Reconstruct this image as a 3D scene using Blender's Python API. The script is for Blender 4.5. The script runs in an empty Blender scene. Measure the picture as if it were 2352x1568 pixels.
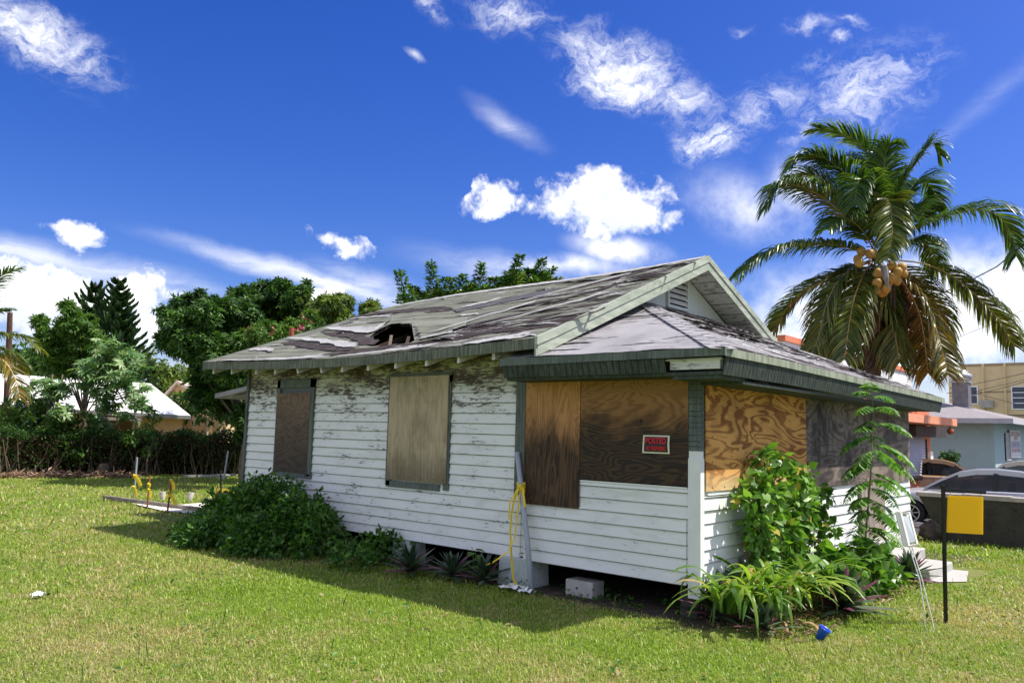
import bpy, bmesh, math, random
import numpy as np
from mathutils import Vector, Matrix
random.seed(7); RNG=np.random.default_rng(7)
scene=bpy.context.scene; COL=scene.collection
R=math.radians
# ------------------------------------------------------------------ camera
FPX=1850.0; IW=2352.0; IH=1568.0
ROLL=R(1.5); PITCH=R(6.4434); YAW=R(40.9264)
CAM=np.array([0.0,0.0,1.95])
def _basis():
    fw=np.array([math.cos(YAW)*math.cos(PITCH),math.sin(YAW)*math.cos(PITCH),math.sin(PITCH)])
    r=np.array([math.sin(YAW),-math.cos(YAW),0.0]); u=np.cross(r,fw)
    return math.cos(ROLL)*r+math.sin(ROLL)*u, -math.sin(ROLL)*r+math.cos(ROLL)*u, fw
CR,CU,CF=_basis()
cd=bpy.data.cameras.new('camera'); cam=bpy.data.objects.new('camera',cd); COL.objects.link(cam)
cd.sensor_width=36.0; cd.lens=FPX/IW*36.0; cd.clip_start=0.05; cd.clip_end=3000
cam.matrix_world=Matrix(((CR[0],CU[0],-CF[0],CAM[0]),(CR[1],CU[1],-CF[1],CAM[1]),(CR[2],CU[2],-CF[2],CAM[2]),(0,0,0,1)))
scene.camera=cam
# surveying helpers: a line of sight measured in the photo, met with a real plane or a real distance
def ray(px,py):
    d=CF*FPX+CR*(px-IW/2)-CU*(py-IH/2); return d/np.linalg.norm(d)
def on(px,py,ax,v):
    d=ray(px,py); return CAM+d*(v-CAM[ax])/d[ax]
def gr(px,py,z=0.0): return on(px,py,2,z)
def at(px,py,depth):
    d=ray(px,py); return CAM+d*(depth/(d@CF))
UH=np.array([CR[0],CR[1],0.0]); UH/=np.linalg.norm(UH)
VH=np.array([CF[0],CF[1],0.0]); VH/=np.linalg.norm(VH)
def foot(px,depth):
    p=at(px,1000,depth); return np.array([p[0],p[1],0.0])
# ------------------------------------------------------------------ light
SUN=np.array([1.2,-1.51,3.03]); SUN/=np.linalg.norm(SUN)
sl=bpy.data.lights.new('sun','SUN'); sl.energy=4.0; sl.angle=R(0.53); sl.color=(1.0,0.95,0.86)
so=bpy.data.objects.new('sun',sl); COL.objects.link(so)
so.rotation_euler=Vector(SUN).to_track_quat('Z','Y').to_euler(); so.location=(6,-8,20)
scene.view_settings.view_transform='Standard'; scene.view_settings.look='None'
scene.view_settings.exposure=0.80; scene.view_settings.gamma=1.0
# ------------------------------------------------------------------ node helpers
class G:
    def __init__(s,nt): s.nt=nt; s.N=nt.nodes; s.L=nt.links
    def n(s,t,**k):
        nd=s.N.new(t)
        for a,v in k.items():
            if a.startswith('i_'):
                key=a[2:]; key=int(key) if key.isdigit() else key.replace('_',' ')
                s.put(nd.inputs[key],v)
            else: setattr(nd,a,v)
        return nd
    def put(s,sock,v):
        if isinstance(v,bpy.types.NodeSocket): s.L.new(v,sock)
        elif v is not None:
            if isinstance(v,(tuple,list)) and len(v)==3 and sock.type=='RGBA': v=tuple(v)+(1.0,)
            sock.default_value=v
    def m(s,op,a,b=0.0,c=None,clamp=False):
        nd=s.N.new('ShaderNodeMath'); nd.operation=op; nd.use_clamp=clamp
        s.put(nd.inputs[0],a); s.put(nd.inputs[1],b)
        if c is not None: s.put(nd.inputs[2],c)
        return nd.outputs[0]
    def v(s,op,a,b=None,sc=None):
        nd=s.N.new('ShaderNodeVectorMath'); nd.operation=op
        s.put(nd.inputs[0],a)
        if b is not None: s.put(nd.inputs[1],b)
        if sc is not None: s.put(nd.inputs['Scale'],sc)
        return nd.outputs['Value'] if op in('DOT_PRODUCT','LENGTH') else nd.outputs[0]
    def mix(s,f,a,b,blend='MIX'):
        nd=s.N.new('ShaderNodeMix'); nd.data_type='RGBA'; nd.blend_type=blend
        s.put(nd.inputs[0],f); s.put(nd.inputs[6],a); s.put(nd.inputs[7],b); return nd.outputs[2]
    def noise(s,vec,scale,detail=4.0,rough=0.55,dist=0.0):
        nd=s.n('ShaderNodeTexNoise',i_Scale=scale,i_Detail=detail,i_Roughness=rough,i_Distortion=dist)
        if vec is not None: s.L.new(vec,nd.inputs['Vector'])
        return nd.outputs[0]
    def scale(s,vec,v): return s.v('MULTIPLY',vec,v)
    def step(s,x,lo,hi,a=0.0,b=1.0,smooth=True):
        nd=s.N.new('ShaderNodeMapRange'); nd.interpolation_type='SMOOTHSTEP' if smooth else 'LINEAR'
        s.put(nd.inputs[0],x); s.put(nd.inputs[1],lo); s.put(nd.inputs[2],hi); s.put(nd.inputs[3],a); s.put(nd.inputs[4],b); return nd.outputs[0]
    def pos(s): return s.n('ShaderNodeNewGeometry').outputs['Position']
    def obj(s): return s.n('ShaderNodeTexCoord').outputs['Object']
    def isl(s): return s.n('ShaderNodeNewGeometry').outputs['Random Per Island']
    def xyz(s,v): return s.n('ShaderNodeSeparateXYZ',i_0=v).outputs
# ------------------------------------------------------------------ sky
w=bpy.data.worlds.new('World'); scene.world=w; w.use_nodes=True
g=G(w.node_tree); g.N.clear()
sky=g.n('ShaderNodeTexSky',sky_type='NISHITA',sun_disc=False)
sky.sun_elevation=math.asin(SUN[2]); sky.sun_rotation=math.atan2(SUN[0],SUN[1]); sky.altitude=0; sky.air_density=1.0; sky.dust_density=1.1; sky.ozone_density=3.0
dirv=g.v('NORMALIZE',g.n('ShaderNodeTexCoord').outputs['Generated'])
hs=g.n('ShaderNodeHueSaturation',i_Hue=0.517,i_Saturation=1.40,i_Value=0.80,i_Color=sky.outputs[0])
skyc=g.mix(1.0,hs.outputs[0],(0.84,0.875,1.15,1),'MULTIPLY')
nz=g.xyz(dirv)[2]
# cloud fields given as directions in the sky: (px,py, ru,rv, angle, strength, kind)
CL=[(1400,470,190,80,4,1.3,'c'),(1390,425,100,62,0,1.2,'c'),(1480,490,110,50,6,1.1,'c'),(1290,480,90,45,0,1.0,'c'),(1150,455,85,45,-8,1.1,'c'),(1370,425,80,58,0,1.0,'c'),(775,556,85,34,8,0.95,'c'),(175,520,62,28,6,0.95,'c'),
(120,700,250,100,0,1.4,'c'),(300,665,60,62,0,1.3,'c'),(330,760,75,75,0,1.1,'c'),(20,690,150,80,0,1.3,'c'),(735,690,70,48,0,1.2,'c'),(420,700,60,26,0,0.55,'c'),(720,740,110,50,0,.9,'c'),
(95,75,165,70,22,1.15,'r'),(170,170,90,60,50,0.30,'r'),
(1420,150,170,92,18,1.45,'r'),(1180,40,150,60,12,0.85,'r'),(985,25,55,32,30,0.8,'r'),
(1560,225,150,75,25,0.85,'r'),(1640,330,105,66,10,1.1,'r'),(1760,255,150,60,-15,0.75,'r'),(1990,205,180,110,-18,0.86,'r'),(1850,300,90,26,-42,.8,'r'),
(1840,70,80,28,0,0.7,'r'),(1905,90,48,20,8,.8,'r'),(1960,40,60,20,15,.65,'r'),(1700,60,30,12,0,.5,'r'),(1860,150,60,26,0,.6,'r'),
(1430,575,170,52,12,0.9,'w'),(1280,610,360,40,0,0.75,'w'),(1730,480,220,100,20,0.60,'w'),(1830,430,90,120,0,.7,'w'),(2160,720,500,165,2,1.25,'w'),(1950,800,420,110,0,1.2,'w'),
(1165,285,140,36,33,0.45,'s'),(950,125,32,12,30,.6,'s'),
(0,575,430,42,5,0.72,'s'),(230,610,430,26,8,.55,'s'),(720,640,430,36,13,0.8,'s'),(300,650,520,36,9,.5,'s'),(830,650,200,55,12,.6,'s'),(2250,240,260,28,-36,0.25,'s'),(1150,620,300,60,10,.5,'s')]
warp=g.n('ShaderNodeTexNoise',i_Scale=11.0,i_Detail=5.0,i_Roughness=.6); g.L.new(dirv,warp.inputs['Vector'])
wv=g.v('SUBTRACT',warp.outputs['Color'],(0.5,0.5,0.5))
dc=g.v('ADD',dirv,g.v('SCALE',wv,sc=0.085))
ds=g.v('ADD',dirv,g.v('SCALE',wv,sc=0.03))
nb=g.noise(dirv,16.0,8.0,0.62); nf=g.noise(g.v('MULTIPLY',dc,(1,1,2.1)),34.0,7.0,0.7,0.4)
ns=g.noise(g.v('MULTIPLY',ds,(3.0,3.0,16.0)),4.0,5.0,0.6,0.6)
SW=None
acc={'c':None,'w':None,'r':None,'s':None}
for (px,py,ru,rv,ang,st,kd) in CL:
    c=ray(px,py); right=np.cross(c,[0,0,1.0]); right/=np.linalg.norm(right); up=np.cross(right,c)
    # the camera roll turns screen-right slightly upwards
    a=-R(ang)+ROLL; t1=math.cos(a)*right+math.sin(a)*up; t2=-math.sin(a)*right+math.cos(a)*up
    k=FPX/math.sqrt(1+((px-1176)**2+(py-784)**2)/FPX**2)
    src=dc if kd in 'cr' else ds
    t1=t1*k/ru; t2=t2*k/rv
    dd=g.v('SUBTRACT',src,tuple(c))
    u=g.v('DOT_PRODUCT',dd,tuple(t1)); v_=g.v('DOT_PRODUCT',dd,tuple(t2))
    r2=g.m('ADD',g.m('MULTIPLY',u,u),g.m('MULTIPLY',v_,v_))
    far=g.v('DOT_PRODUCT',dirv,tuple(c))
    mk=g.m('MULTIPLY',g.m('SUBTRACT',1.0,g.m('SQRT',r2)),st)
    mk=g.m('MULTIPLY',g.m('MAXIMUM',mk,0.0),g.m('GREATER_THAN',far,0.0))
    if kd=='c': sv=g.m('MULTIPLY',mk,v_); SW=sv if SW is None else g.m('ADD',SW,sv)
    acc[kd]=mk if acc[kd] is None else g.m('MAXIMUM',acc[kd],mk)
nlow=g.noise(dirv,11.0,6.0,0.6); nsm=g.noise(dirv,42.0,7.0,0.62,0.3)
cum=g.step(g.m('ADD',acc['c'],g.m('ADD',g.m('MULTIPLY',g.m('SUBTRACT',nb,0.5),1.3),g.m('ADD',g.m('MULTIPLY',g.m('SUBTRACT',nsm,0.5),1.5),g.m('MULTIPLY',g.m('SUBTRACT',nlow,0.5),1.0)))),0.12,0.80)
cum=g.m('MULTIPLY',cum,g.step(acc['c'],0.0,0.10))
rip=g.m('MULTIPLY',g.m('MULTIPLY',g.step(acc['r'],0.0,1.0),.80),g.step(g.m('ADD',nf,g.m('MULTIPLY',acc['r'],0.22)),0.44,0.86))
wis=g.m('MULTIPLY',g.step(acc['w'],0.0,0.8),g.step(g.m('ADD',nb,g.m('MULTIPLY',acc['w'],.30)),0.34,0.92))
stk=g.m('MULTIPLY',g.step(acc['s'],0.0,0.9),g.step(g.m('ADD',ns,g.m('MULTIPLY',acc['s'],.2)),0.25,0.75,.25,.8))
al=g.m('MAXIMUM',g.m('MAXIMUM',cum,rip),g.m('MAXIMUM',wis,stk))
# unseen bright cloud added behind and beside the viewer as white fill light
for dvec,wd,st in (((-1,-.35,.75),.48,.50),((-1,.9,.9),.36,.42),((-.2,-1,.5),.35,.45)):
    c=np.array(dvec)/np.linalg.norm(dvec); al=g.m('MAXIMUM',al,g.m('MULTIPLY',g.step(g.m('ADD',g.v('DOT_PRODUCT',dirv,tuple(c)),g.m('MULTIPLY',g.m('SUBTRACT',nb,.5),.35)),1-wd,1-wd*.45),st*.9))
lowh=g.step(nz,-0.02,0.16,0.45,0.0)     # pale band of far cloud at the horizon
al=g.m('MAXIMUM',al,lowh)
cshade=g.step(g.m('ADD',SW,g.m('MULTIPLY',g.m('SUBTRACT',nsm,.5),1.4)),-.42,.02)
cc=g.mix(cshade,(0.70,0.75,0.86,1),(1.0,1.0,1.0,1))
cc=g.v('SCALE',cc,sc=8.0)
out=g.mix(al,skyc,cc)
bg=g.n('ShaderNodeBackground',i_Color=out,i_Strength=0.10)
wo=g.n('ShaderNodeOutputWorld'); g.L.new(bg.outputs[0],wo.inputs[0])
w.cycles.sampling_method='MANUAL'; w.cycles.sample_map_resolution=512
# ------------------------------------------------------------------ mesh helpers
class MB:
    def __init__(s): s.v=[]; s.f=[]
    def add(s,vs,fs):
        o=len(s.v); s.v+= [tuple(map(float,p)) for p in vs]; s.f+=[tuple(o+i for i in f) for f in fs]; return s
    def box(s,a,b):
        x0,y0,z0=[min(p,q) for p,q in zip(a,b)]; x1,y1,z1=[max(p,q) for p,q in zip(a,b)]
        return s.add([(x0,y0,z0),(x1,y0,z0),(x1,y1,z0),(x0,y1,z0),(x0,y0,z1),(x1,y0,z1),(x1,y1,z1),(x0,y1,z1)],
          [(0,3,2,1),(4,5,6,7),(0,1,5,4),(1,2,6,5),(2,3,7,6),(3,0,4,7)])
    def hexa(s,p8): return s.add(p8,[(0,3,2,1),(4,5,6,7),(0,1,5,4),(1,2,6,5),(2,3,7,6),(3,0,4,7)])
    def fbox(s,F,a,b):   # box in a local frame F(u,v,z)
        x0,y0,z0=a; x1,y1,z1=b
        return s.hexa([F(x0,y0,z0),F(x1,y0,z0),F(x1,y1,z0),F(x0,y1,z0),F(x0,y0,z1),F(x1,y0,z1),F(x1,y1,z1),F(x0,y1,z1)])
    def beam(s,p,q,w,h,up=(0,0,1)):
        p=np.array(p,float);q=np.array(q,float);d=q-p;d/=np.linalg.norm(d)
        sd=np.cross(d,up); sd/=np.linalg.norm(sd)+1e-9; u=np.cross(sd,d)
        P=[]
        for c in (p,q):
            for a,b in ((-1,-1),(1,-1),(1,1),(-1,1)): P.append(c+sd*a*w/2+u*b*h/2)
        return s.add(P,[(0,1,2,3),(7,6,5,4),(0,4,5,1),(1,5,6,2),(2,6,7,3),(3,7,4,0)])
    def tube(s,pts,rad,n=8,cap=True):
        pts=[np.array(p,float) for p in pts]; m=len(pts)
        if not hasattr(rad,'__len__'): rad=[rad]*m
        vs=[];ref=None
        for i,p in enumerate(pts):
            d=pts[min(i+1,m-1)]-pts[max(i-1,0)]; d/=np.linalg.norm(d)+1e-9
            if ref is None: ref=np.array([0,0,1.0]) if abs(d[2])<.9 else np.array([1.0,0,0])
            a=np.cross(d,ref); a/=np.linalg.norm(a)+1e-9; b=np.cross(d,a); ref=np.cross(a,d) if False else ref
            for k in range(n):
                t=2*math.pi*k/n; vs.append(p+(a*math.cos(t)+b*math.sin(t))*rad[i])
        fs=[(i*n+k,i*n+(k+1)%n,(i+1)*n+(k+1)%n,(i+1)*n+k) for i in range(m-1) for k in range(n)]
        if cap: fs+=[tuple(range(n-1,-1,-1)),tuple((m-1)*n+k for k in range(n))]
        return s.add(vs,fs)
    def lathe(s,prof,c=(0,0,0),n=20):
        vs=[(c[0]+r*math.cos(2*math.pi*k/n),c[1]+r*math.sin(2*math.pi*k/n),c[2]+z) for r,z in prof for k in range(n)]
        m=len(prof)
        return s.add(vs,[(i*n+k,i*n+(k+1)%n,(i+1)*n+(k+1)%n,(i+1)*n+k) for i in range(m-1) for k in range(n)])
    def grid(s,fn,nu,nv,skip=None):
        vs=[fn(i/(nu-1),j/(nv-1)) for j in range(nv) for i in range(nu)]
        fs=[(j*nu+i,j*nu+i+1,(j+1)*nu+i+1,(j+1)*nu+i) for j in range(nv-1) for i in range(nu-1)]
        if skip: fs=[f for f in fs if not skip(*[sum(vs[q][c] for q in f)/4 for c in range(3)])]
        return s.add(vs,fs)
    def ribbon(s,pts,width,side,fold=0.0):   # leaf blade following pts
        m=len(pts); vs=[]
        for i,p in enumerate(pts):
            t=i/(m-1); p=np.array(p,float); d=np.array(pts[min(i+1,m-1)],float)-np.array(pts[max(i-1,0)],float); d/=np.linalg.norm(d)+1e-9
            sd=np.array(side,float); sd-=d*sd.dot(d); sd/=np.linalg.norm(sd)+1e-9; up=np.cross(sd,d)
            ww=width(t) if callable(width) else width
            vs+= [p-sd*ww/2+up*fold*ww, p, p+sd*ww/2+up*fold*ww]
        return s.add(vs,[f for i in range(m-1) for f in ((3*i,3*i+1,3*i+4,3*i+3),(3*i+1,3*i+2,3*i+5,3*i+4))])
    def arrays(s,V,F):
        s.add([],[]); o=len(s.v); s.v+=list(map(tuple,V)); s.f+=[tuple(f) for f in (np.asarray(F)+o)]; return s
    def build(s,name,mat,parent=None,smooth=False,label=None,**tg):
        b=np.zeros(3)
        if parent is not None: b=np.array(parent['_w'],float)
        me=bpy.data.meshes.new(name); me.from_pydata([(x-b[0],y-b[1],z-b[2]) for x,y,z in s.v],[],s.f)
        me.materials.append(mat)
        if smooth: me.polygons.foreach_set('use_smooth',[True]*len(me.polygons))
        me.update(); o=bpy.data.objects.new(name,me); COL.objects.link(o)
        _par(o,parent,b); 
        if label: o['label']=label
        for k,v in tg.items(): o[k]=v
        return o
_W={}
class _P(dict): pass
def _par(o,parent,b):
    if parent is not None: o.parent=parent
WORLD={}
def setw(o,b): o['_w']=[float(x) for x in b]
_old=MB.build
def _b(s,name,mat,parent=None,smooth=False,label=None,**tg):
    o=_old(s,name,mat,parent,smooth,label,**tg); setw(o,parent['_w'] if parent is not None else (0,0,0)); return o
MB.build=_b
def npmesh(name,V,F,mat,parent=None,smooth=False,label=None,**tg):
    """V (n,3), F (m,k) uniform polygons"""
    b=np.array(parent['_w'],float) if parent is not None else np.zeros(3)
    V=np.asarray(V,np.float32)-b.astype(np.float32); F=np.asarray(F,np.int32); m,k=F.shape
    me=bpy.data.meshes.new(name); me.vertices.add(len(V)); me.vertices.foreach_set('co',V.ravel())
    me.loops.add(m*k); me.loops.foreach_set('vertex_index',F.ravel())
    me.polygons.add(m); me.polygons.foreach_set('loop_start',np.arange(0,m*k,k,dtype=np.int32)); me.polygons.foreach_set('loop_total',np.full(m,k,np.int32))
    me.materials.append(mat); me.update(calc_edges=True)
    if smooth: me.polygons.foreach_set('use_smooth',[True]*m)
    o=bpy.data.objects.new(name,me); COL.objects.link(o)
    if parent is not None: o.parent=parent
    setw(o,b)
    if label: o['label']=label
    for kk,v in tg.items(): o[kk]=v
    return o
def thing(name,label,cat,loc=(0,0,0),group=None):
    o=bpy.data.objects.new(name,None); COL.objects.link(o); o.location=tuple(map(float,loc)); o.empty_display_size=.2
    setw(o,loc); o['label']=label; o['category']=cat
    if group: o['group']=group
    return o
def tag(o,label,cat,group=None):
    o['label']=label; o['category']=cat
    if group: o['group']=group
    return o
def struct(o): o['kind']='structure'; return o
def scatter(T,TF,P,X,Nn,S):
    """copies of a leaf template T (k,3)/TF (f,3) at P with long axis X, normal Nn, size S"""
    T=np.asarray(T,float); TF=np.asarray(TF,int); m=len(P)
    X=X/np.maximum(np.linalg.norm(X,axis=1,keepdims=True),1e-9); Y=np.cross(Nn,X); Y/=np.maximum(np.linalg.norm(Y,axis=1,keepdims=True),1e-9); Z=np.cross(X,Y)
    S=np.broadcast_to(S,(m,))
    V=P[:,None,:]+S[:,None,None]*(T[None,:,0:1]*X[:,None,:]+T[None,:,1:2]*Y[:,None,:]+T[None,:,2:3]*Z[:,None,:])
    F=TF[None]+(np.arange(m)*len(T))[:,None,None]
    return V.reshape(-1,3),F.reshape(-1,TF.shape[1])
def rdir(n,zb=0.0):
    d=RNG.normal(size=(n,3)); d[:,2]+=zb; return d/np.linalg.norm(d,axis=1,keepdims=True)
def cat(parts):
    V=[];F=[];o=0
    for v,f in parts: V.append(v);F.append(np.asarray(f)+o);o+=len(v)
    return np.concatenate(V),np.concatenate(F)
# leaf templates, x along the leaf
L4=([(0,0,0),(.5,-.26,.06),(1,0,-.12),(.5,.26,.06)],[(0,1,2),(0,2,3)])
LAN=([(0,0,0),(.4,-.12,.04),(1,0,-.15),(.4,.12,.04)],[(0,1,2),(0,2,3)])
HEART=([(0.05,0,0),(-.12,-.25,.03),(.08,-.46,.05),(.42,-.42,.02),(.75,-.18,-.06),(1,0,-.16),(.75,.18,-.06),(.42,.42,.02),(.08,.46,.05),(-.12,.25,.03),(.5,0,-.05)],
 [(0,1,2),(0,2,10),(2,3,10),(3,4,10),(4,5,10),(5,6,10),(6,7,10),(7,8,10),(8,0,10),(8,9,0)])
def _star(n,spread=2.6,w=.09,droop=.22):
    V=[(0,0,0)];F=[]
    for k in range(n):
        a=-spread+2*spread*k/(n-1); L=1-.25*abs(a)/spread
        c,s_=math.cos(a),math.sin(a); o=len(V)
        V+= [(c*.45*L+s_*w*1.3,s_*.45*L-c*w*1.3,.03),(c*L,s_*L,-droop),(c*.45*L-s_*w*1.3,s_*.45*L+c*w*1.3,.03)]
        F+=[(0,o,o+1),(0,o+1,o+2)]
    return V,F
PALM7=_star(8,2.5,.10,.15)
def _whorl(n=6,droop=.45):
    V=[];F=[]
    for k in range(n):
        a=2*math.pi*k/n; c,s_=math.cos(a),math.sin(a); o=len(V)
        V+=[(0,0,0),(c*.5+s_*.17,s_*.5-c*.17,-droop*.25),(c,s_,-droop),(c*.5-s_*.17,s_*.5+c*.17,-droop*.25)]
        F+=[(o,o+1,o+2),(o,o+2,o+3)]
    return V,F
WH=_whorl()
# ------------------------------------------------------------------ materials
def mat(name):
    m=bpy.data.materials.new(name); m.use_nodes=True; m.node_tree.nodes.clear(); return m,G(m.node_tree)
def fin(g,shader,disp=None):
    o=g.n('ShaderNodeOutputMaterial'); g.L.new(shader,o.inputs[0])
def bsdf(g,col,rough=.7,normal=None,metal=0.0,spec=.4,**k):
    nd=g.n('ShaderNodeBsdfPrincipled'); g.put(nd.inputs['Base Color'],col); g.put(nd.inputs['Roughness'],rough); g.put(nd.inputs['Metallic'],metal); g.put(nd.inputs['Specular IOR Level'],spec)
    if normal is not None: g.L.new(normal,nd.inputs['Normal'])
    for a,v in k.items(): g.put(nd.inputs[a.replace('_',' ')],v)
    return nd.outputs[0]
def bump(g,h,st=.3,dist=.01):
    nd=g.n('ShaderNodeBump',i_Strength=st,i_Distance=dist); g.L.new(h,nd.inputs['Height']); return nd.outputs[0]
def plain(name,c,rough=.6,var=.18,sc=6.0,metal=0.0,spec=.4,dirt=None,bmp=.15):
    m,g=mat(name); p=g.pos(); n1=g.noise(p,sc,6,.6); n2=g.noise(p,sc*9,4,.6)
    f=g.m('ADD',g.m('MULTIPLY',n1,.65),g.m('MULTIPLY',n2,.35))
    a=tuple(x*(1-var) for x in c); b=tuple(min(1,x*(1+var)) for x in c)
    col=g.mix(g.step(f,.3,.7),a,b)
    if dirt: col=g.mix(g.step(n1,.5,.72,0,.75),col,dirt)
    fin(g,bsdf(g,col,rough,bump(g,f,bmp),metal,spec)); return m
def leafmat(name,cols,trans=.35,rough=.45,big=1.2,spec=.4,obj=False):
    """cols: dark, mid, light (+ optional dry colour, share)"""
    m,g=mat(name); r=g.isl(); nb=g.noise(g.pos(),big,3)
    f=g.m('ADD',g.m('MULTIPLY',r,.75),g.m('MULTIPLY',g.m('SUBTRACT',nb,.35),.8))
    rp=g.n('ShaderNodeValToRGB'); g.L.new(f,rp.inputs[0]); e=rp.color_ramp.elements
    e[0].position=.15; e[0].color=(*cols[0],1); e[1].position=.9; e[1].color=(*cols[2],1); x=e.new(.5); x.color=(*cols[1],1)
    col=rp.outputs[0]
    if len(cols)>3:
        r2=g.m('FRACT',g.m('MULTIPLY',r,37.7)); col=g.mix(g.m('LESS_THAN',r2,cols[4]),col,(*cols[3],1))
    b=bsdf(g,col,rough,spec=spec)
    t=g.n('ShaderNodeBsdfTranslucent'); g.L.new(g.mix(1.0,col,(1.5,1.6,.7,1),'MULTIPLY'),t.inputs[0])
    mx=g.n('ShaderNodeMixShader',i_0=trans); g.L.new(b,mx.inputs[1]); g.L.new(t.outputs[0],mx.inputs[2]); fin(g,mx.outputs[0]); return m
def siding(name,amount,top=True,white=(.79,.795,.78),z0=.36):
    m,g=mat(name); p=g.pos(); x,y,z=g.xyz(p)
    n1=g.noise(g.scale(p,(7,7,34)),1.0,8,.68,.3); n2=g.noise(g.scale(p,(1.5,1.5,5)),1.0,4,.55); n3=g.noise(g.scale(p,(40,40,150)),1.0,3,.6)
    s=g.m('ADD',g.m('MULTIPLY',n1,.62),g.m('ADD',g.m('MULTIPLY',n2,.30),g.m('MULTIPLY',n3,.10)))
    s=g.m('ADD',s,amount+.012)
    if top: s=g.m('ADD',s,g.m('ADD',g.step(z,1.9,2.95,0,.115,False),g.step(z,2.45,2.75,0,.012)))
    pe=g.step(s,.600,.625)
    gray=g.mix(g.step(n2,.4,.62),(.20,.18,.165,1),(.070,.043,.024,1))
    wood=g.mix(g.step(n3,.3,.7),gray,g.mix(.5,gray,(.05,.035,.02,1)))
    if top: wood=g.mix(g.step(z,2.2,2.6),g.mix(.55,wood,(.30,.29,.28,1)),wood)
    else: wood=g.mix(.6,wood,(.42,.42,.42,1))
    pa=g.mix(g.step(n2,.35,.7),white,tuple(c*q for c,q in zip(white,(.90,.91,.90))))
    pa=g.mix(g.step(g.noise(g.scale(p,(2.2,2.2,9)),1.0,5,.6),.52,.74,0,.5),pa,(.52,.55,.45,1))
    if top: pa=g.mix(g.m('MULTIPLY',g.step(z,2.35,2.75,0,.95),g.step(n2,.2,.6,.55,1)),pa,(.36,.37,.16,1))
    col=g.mix(pe,pa,wood)
    # crackle of dark flecks where paint is lifting
    fl=g.m('MULTIPLY',g.step(n3,.60,.66),g.step(s,.55,.60)); col=g.mix(g.m('MULTIPLY',fl,.6),col,(.12,.10,.08,1))
    # shadow lines in the laps between boards put into the colour, with grime
    lap=g.m('FRACT',g.m('DIVIDE',g.m('SUBTRACT',z,z0-.142*4),.142)); ln=g.m('MAXIMUM',g.step(lap,.885,.975,0,1),g.step(lap,.0,.035,1,0)); col=g.mix(g.m('MULTIPLY',ln,g.step(n1,.25,.55,.35,.8)),col,(.10,.095,.08,1))
    h=g.m('ADD',g.m('MULTIPLY',pe,-.6),g.m('MULTIPLY',n1,.5))
    fin(g,bsdf(g,col,.62,bump(g,h,.5,.004))); return m
def plywood(name,light,dark,axis='x',freq=9.0,stain=None,zlo=1.4,zhi=2.2,swirl=1.0,contrast=.5,black=(.035,.030,.026),blotch=0.0,top=None,seed=0.0,ks=None):
    m,g=mat(name); p=g.v('ADD',g.pos(),(seed,seed*1.7,seed*.3)); z=g.xyz(g.pos())[2]
    # growth-ring contours of a stretched noise field = rotary-cut cathedral grain
    sc=ks if ks else (.55,.55,1.9) if axis=='x' else (3.2,3.2,.42)
    f=g.noise(g.scale(p,sc),1.15,3.0,.45,.55*swirl)
    rings=g.m('SINE',g.m('MULTIPLY',f,freq*6.28318))
    fine=g.noise(g.scale(p,(3,3,70) if axis=='x' else (70,70,3)),1.0,5,.7)
    t=g.m('ADD',g.m('MULTIPLY',g.step(rings,-.55,.95),.75),g.m('MULTIPLY',g.m('SUBTRACT',fine,.5),.7))
    big=g.noise(g.scale(p,(1.0,1.0,2.2)),1.3,4,.6)
    t=g.m('ADD',t,g.m('MULTIPLY',g.m('SUBTRACT',big,.5),1.1),clamp=True)
    col=g.mix(g.m('MULTIPLY',t,contrast+.4,clamp=True),light,dark)
    vo=g.n('ShaderNodeTexVoronoi',feature='F1'); vo.inputs['Scale'].default_value=1.0; g.L.new(g.scale(p,(2.6,2.6,3.2)),vo.inputs['Vector'])
    kn=g.step(vo.outputs['Distance'],.05,.085,1,0); col=g.mix(g.m('MULTIPLY',kn,g.step(big,.48,.55)),col,tuple(c*.28 for c in dark))
    if stain:
        sn=g.noise(g.scale(p,(6,6,1.2) if axis=='z' else (2.2,2.2,2.6)),1.0,7,.65)
        a=g.step(g.m('ADD',z,g.m('MULTIPLY',g.m('SUBTRACT',sn,.5),.9)),zlo,zhi,stain,0.0)
        a=g.m('MULTIPLY',a,g.m('ADD',.88,g.m('MULTIPLY',g.step(rings,-.8,.8),.12)))
        col=g.mix(a,col,black)
    if blotch:
        col=g.mix(g.step(g.noise(g.scale(p,(1.8,1.8,1.2)),1.0,7,.68),.42,.66,0,blotch),col,black)
    if top: col=g.mix(g.m('MULTIPLY',g.step(z,top[0],top[1],1,0),g.step(big,.3,.6,.4,1)),col,top[2])  # paler low edge: sunlit strip below the eave shadow put into the colour
    fin(g,bsdf(g,col,.75,bump(g,t,.25,.003),spec=.25)); return m
def weatherwood(name,base,streak,ax='z',freq=40,gap=None):
    m,g=mat(name); p=g.pos(); sc={'z':(freq,freq,2),'y':(freq,2,freq),'x':(2,freq,freq)}[ax]
    n=g.noise(g.scale(p,sc),1.0,6,.65); n2=g.noise(p,3.0,5,.6)
    col=g.mix(g.step(n,.35,.68),base,streak); col=g.mix(g.step(n2,.45,.75,0,.55),col,tuple(c*.45 for c in base))
    fin(g,bsdf(g,col,.75,bump(g,n,.4,.004),spec=.25)); return m
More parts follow.
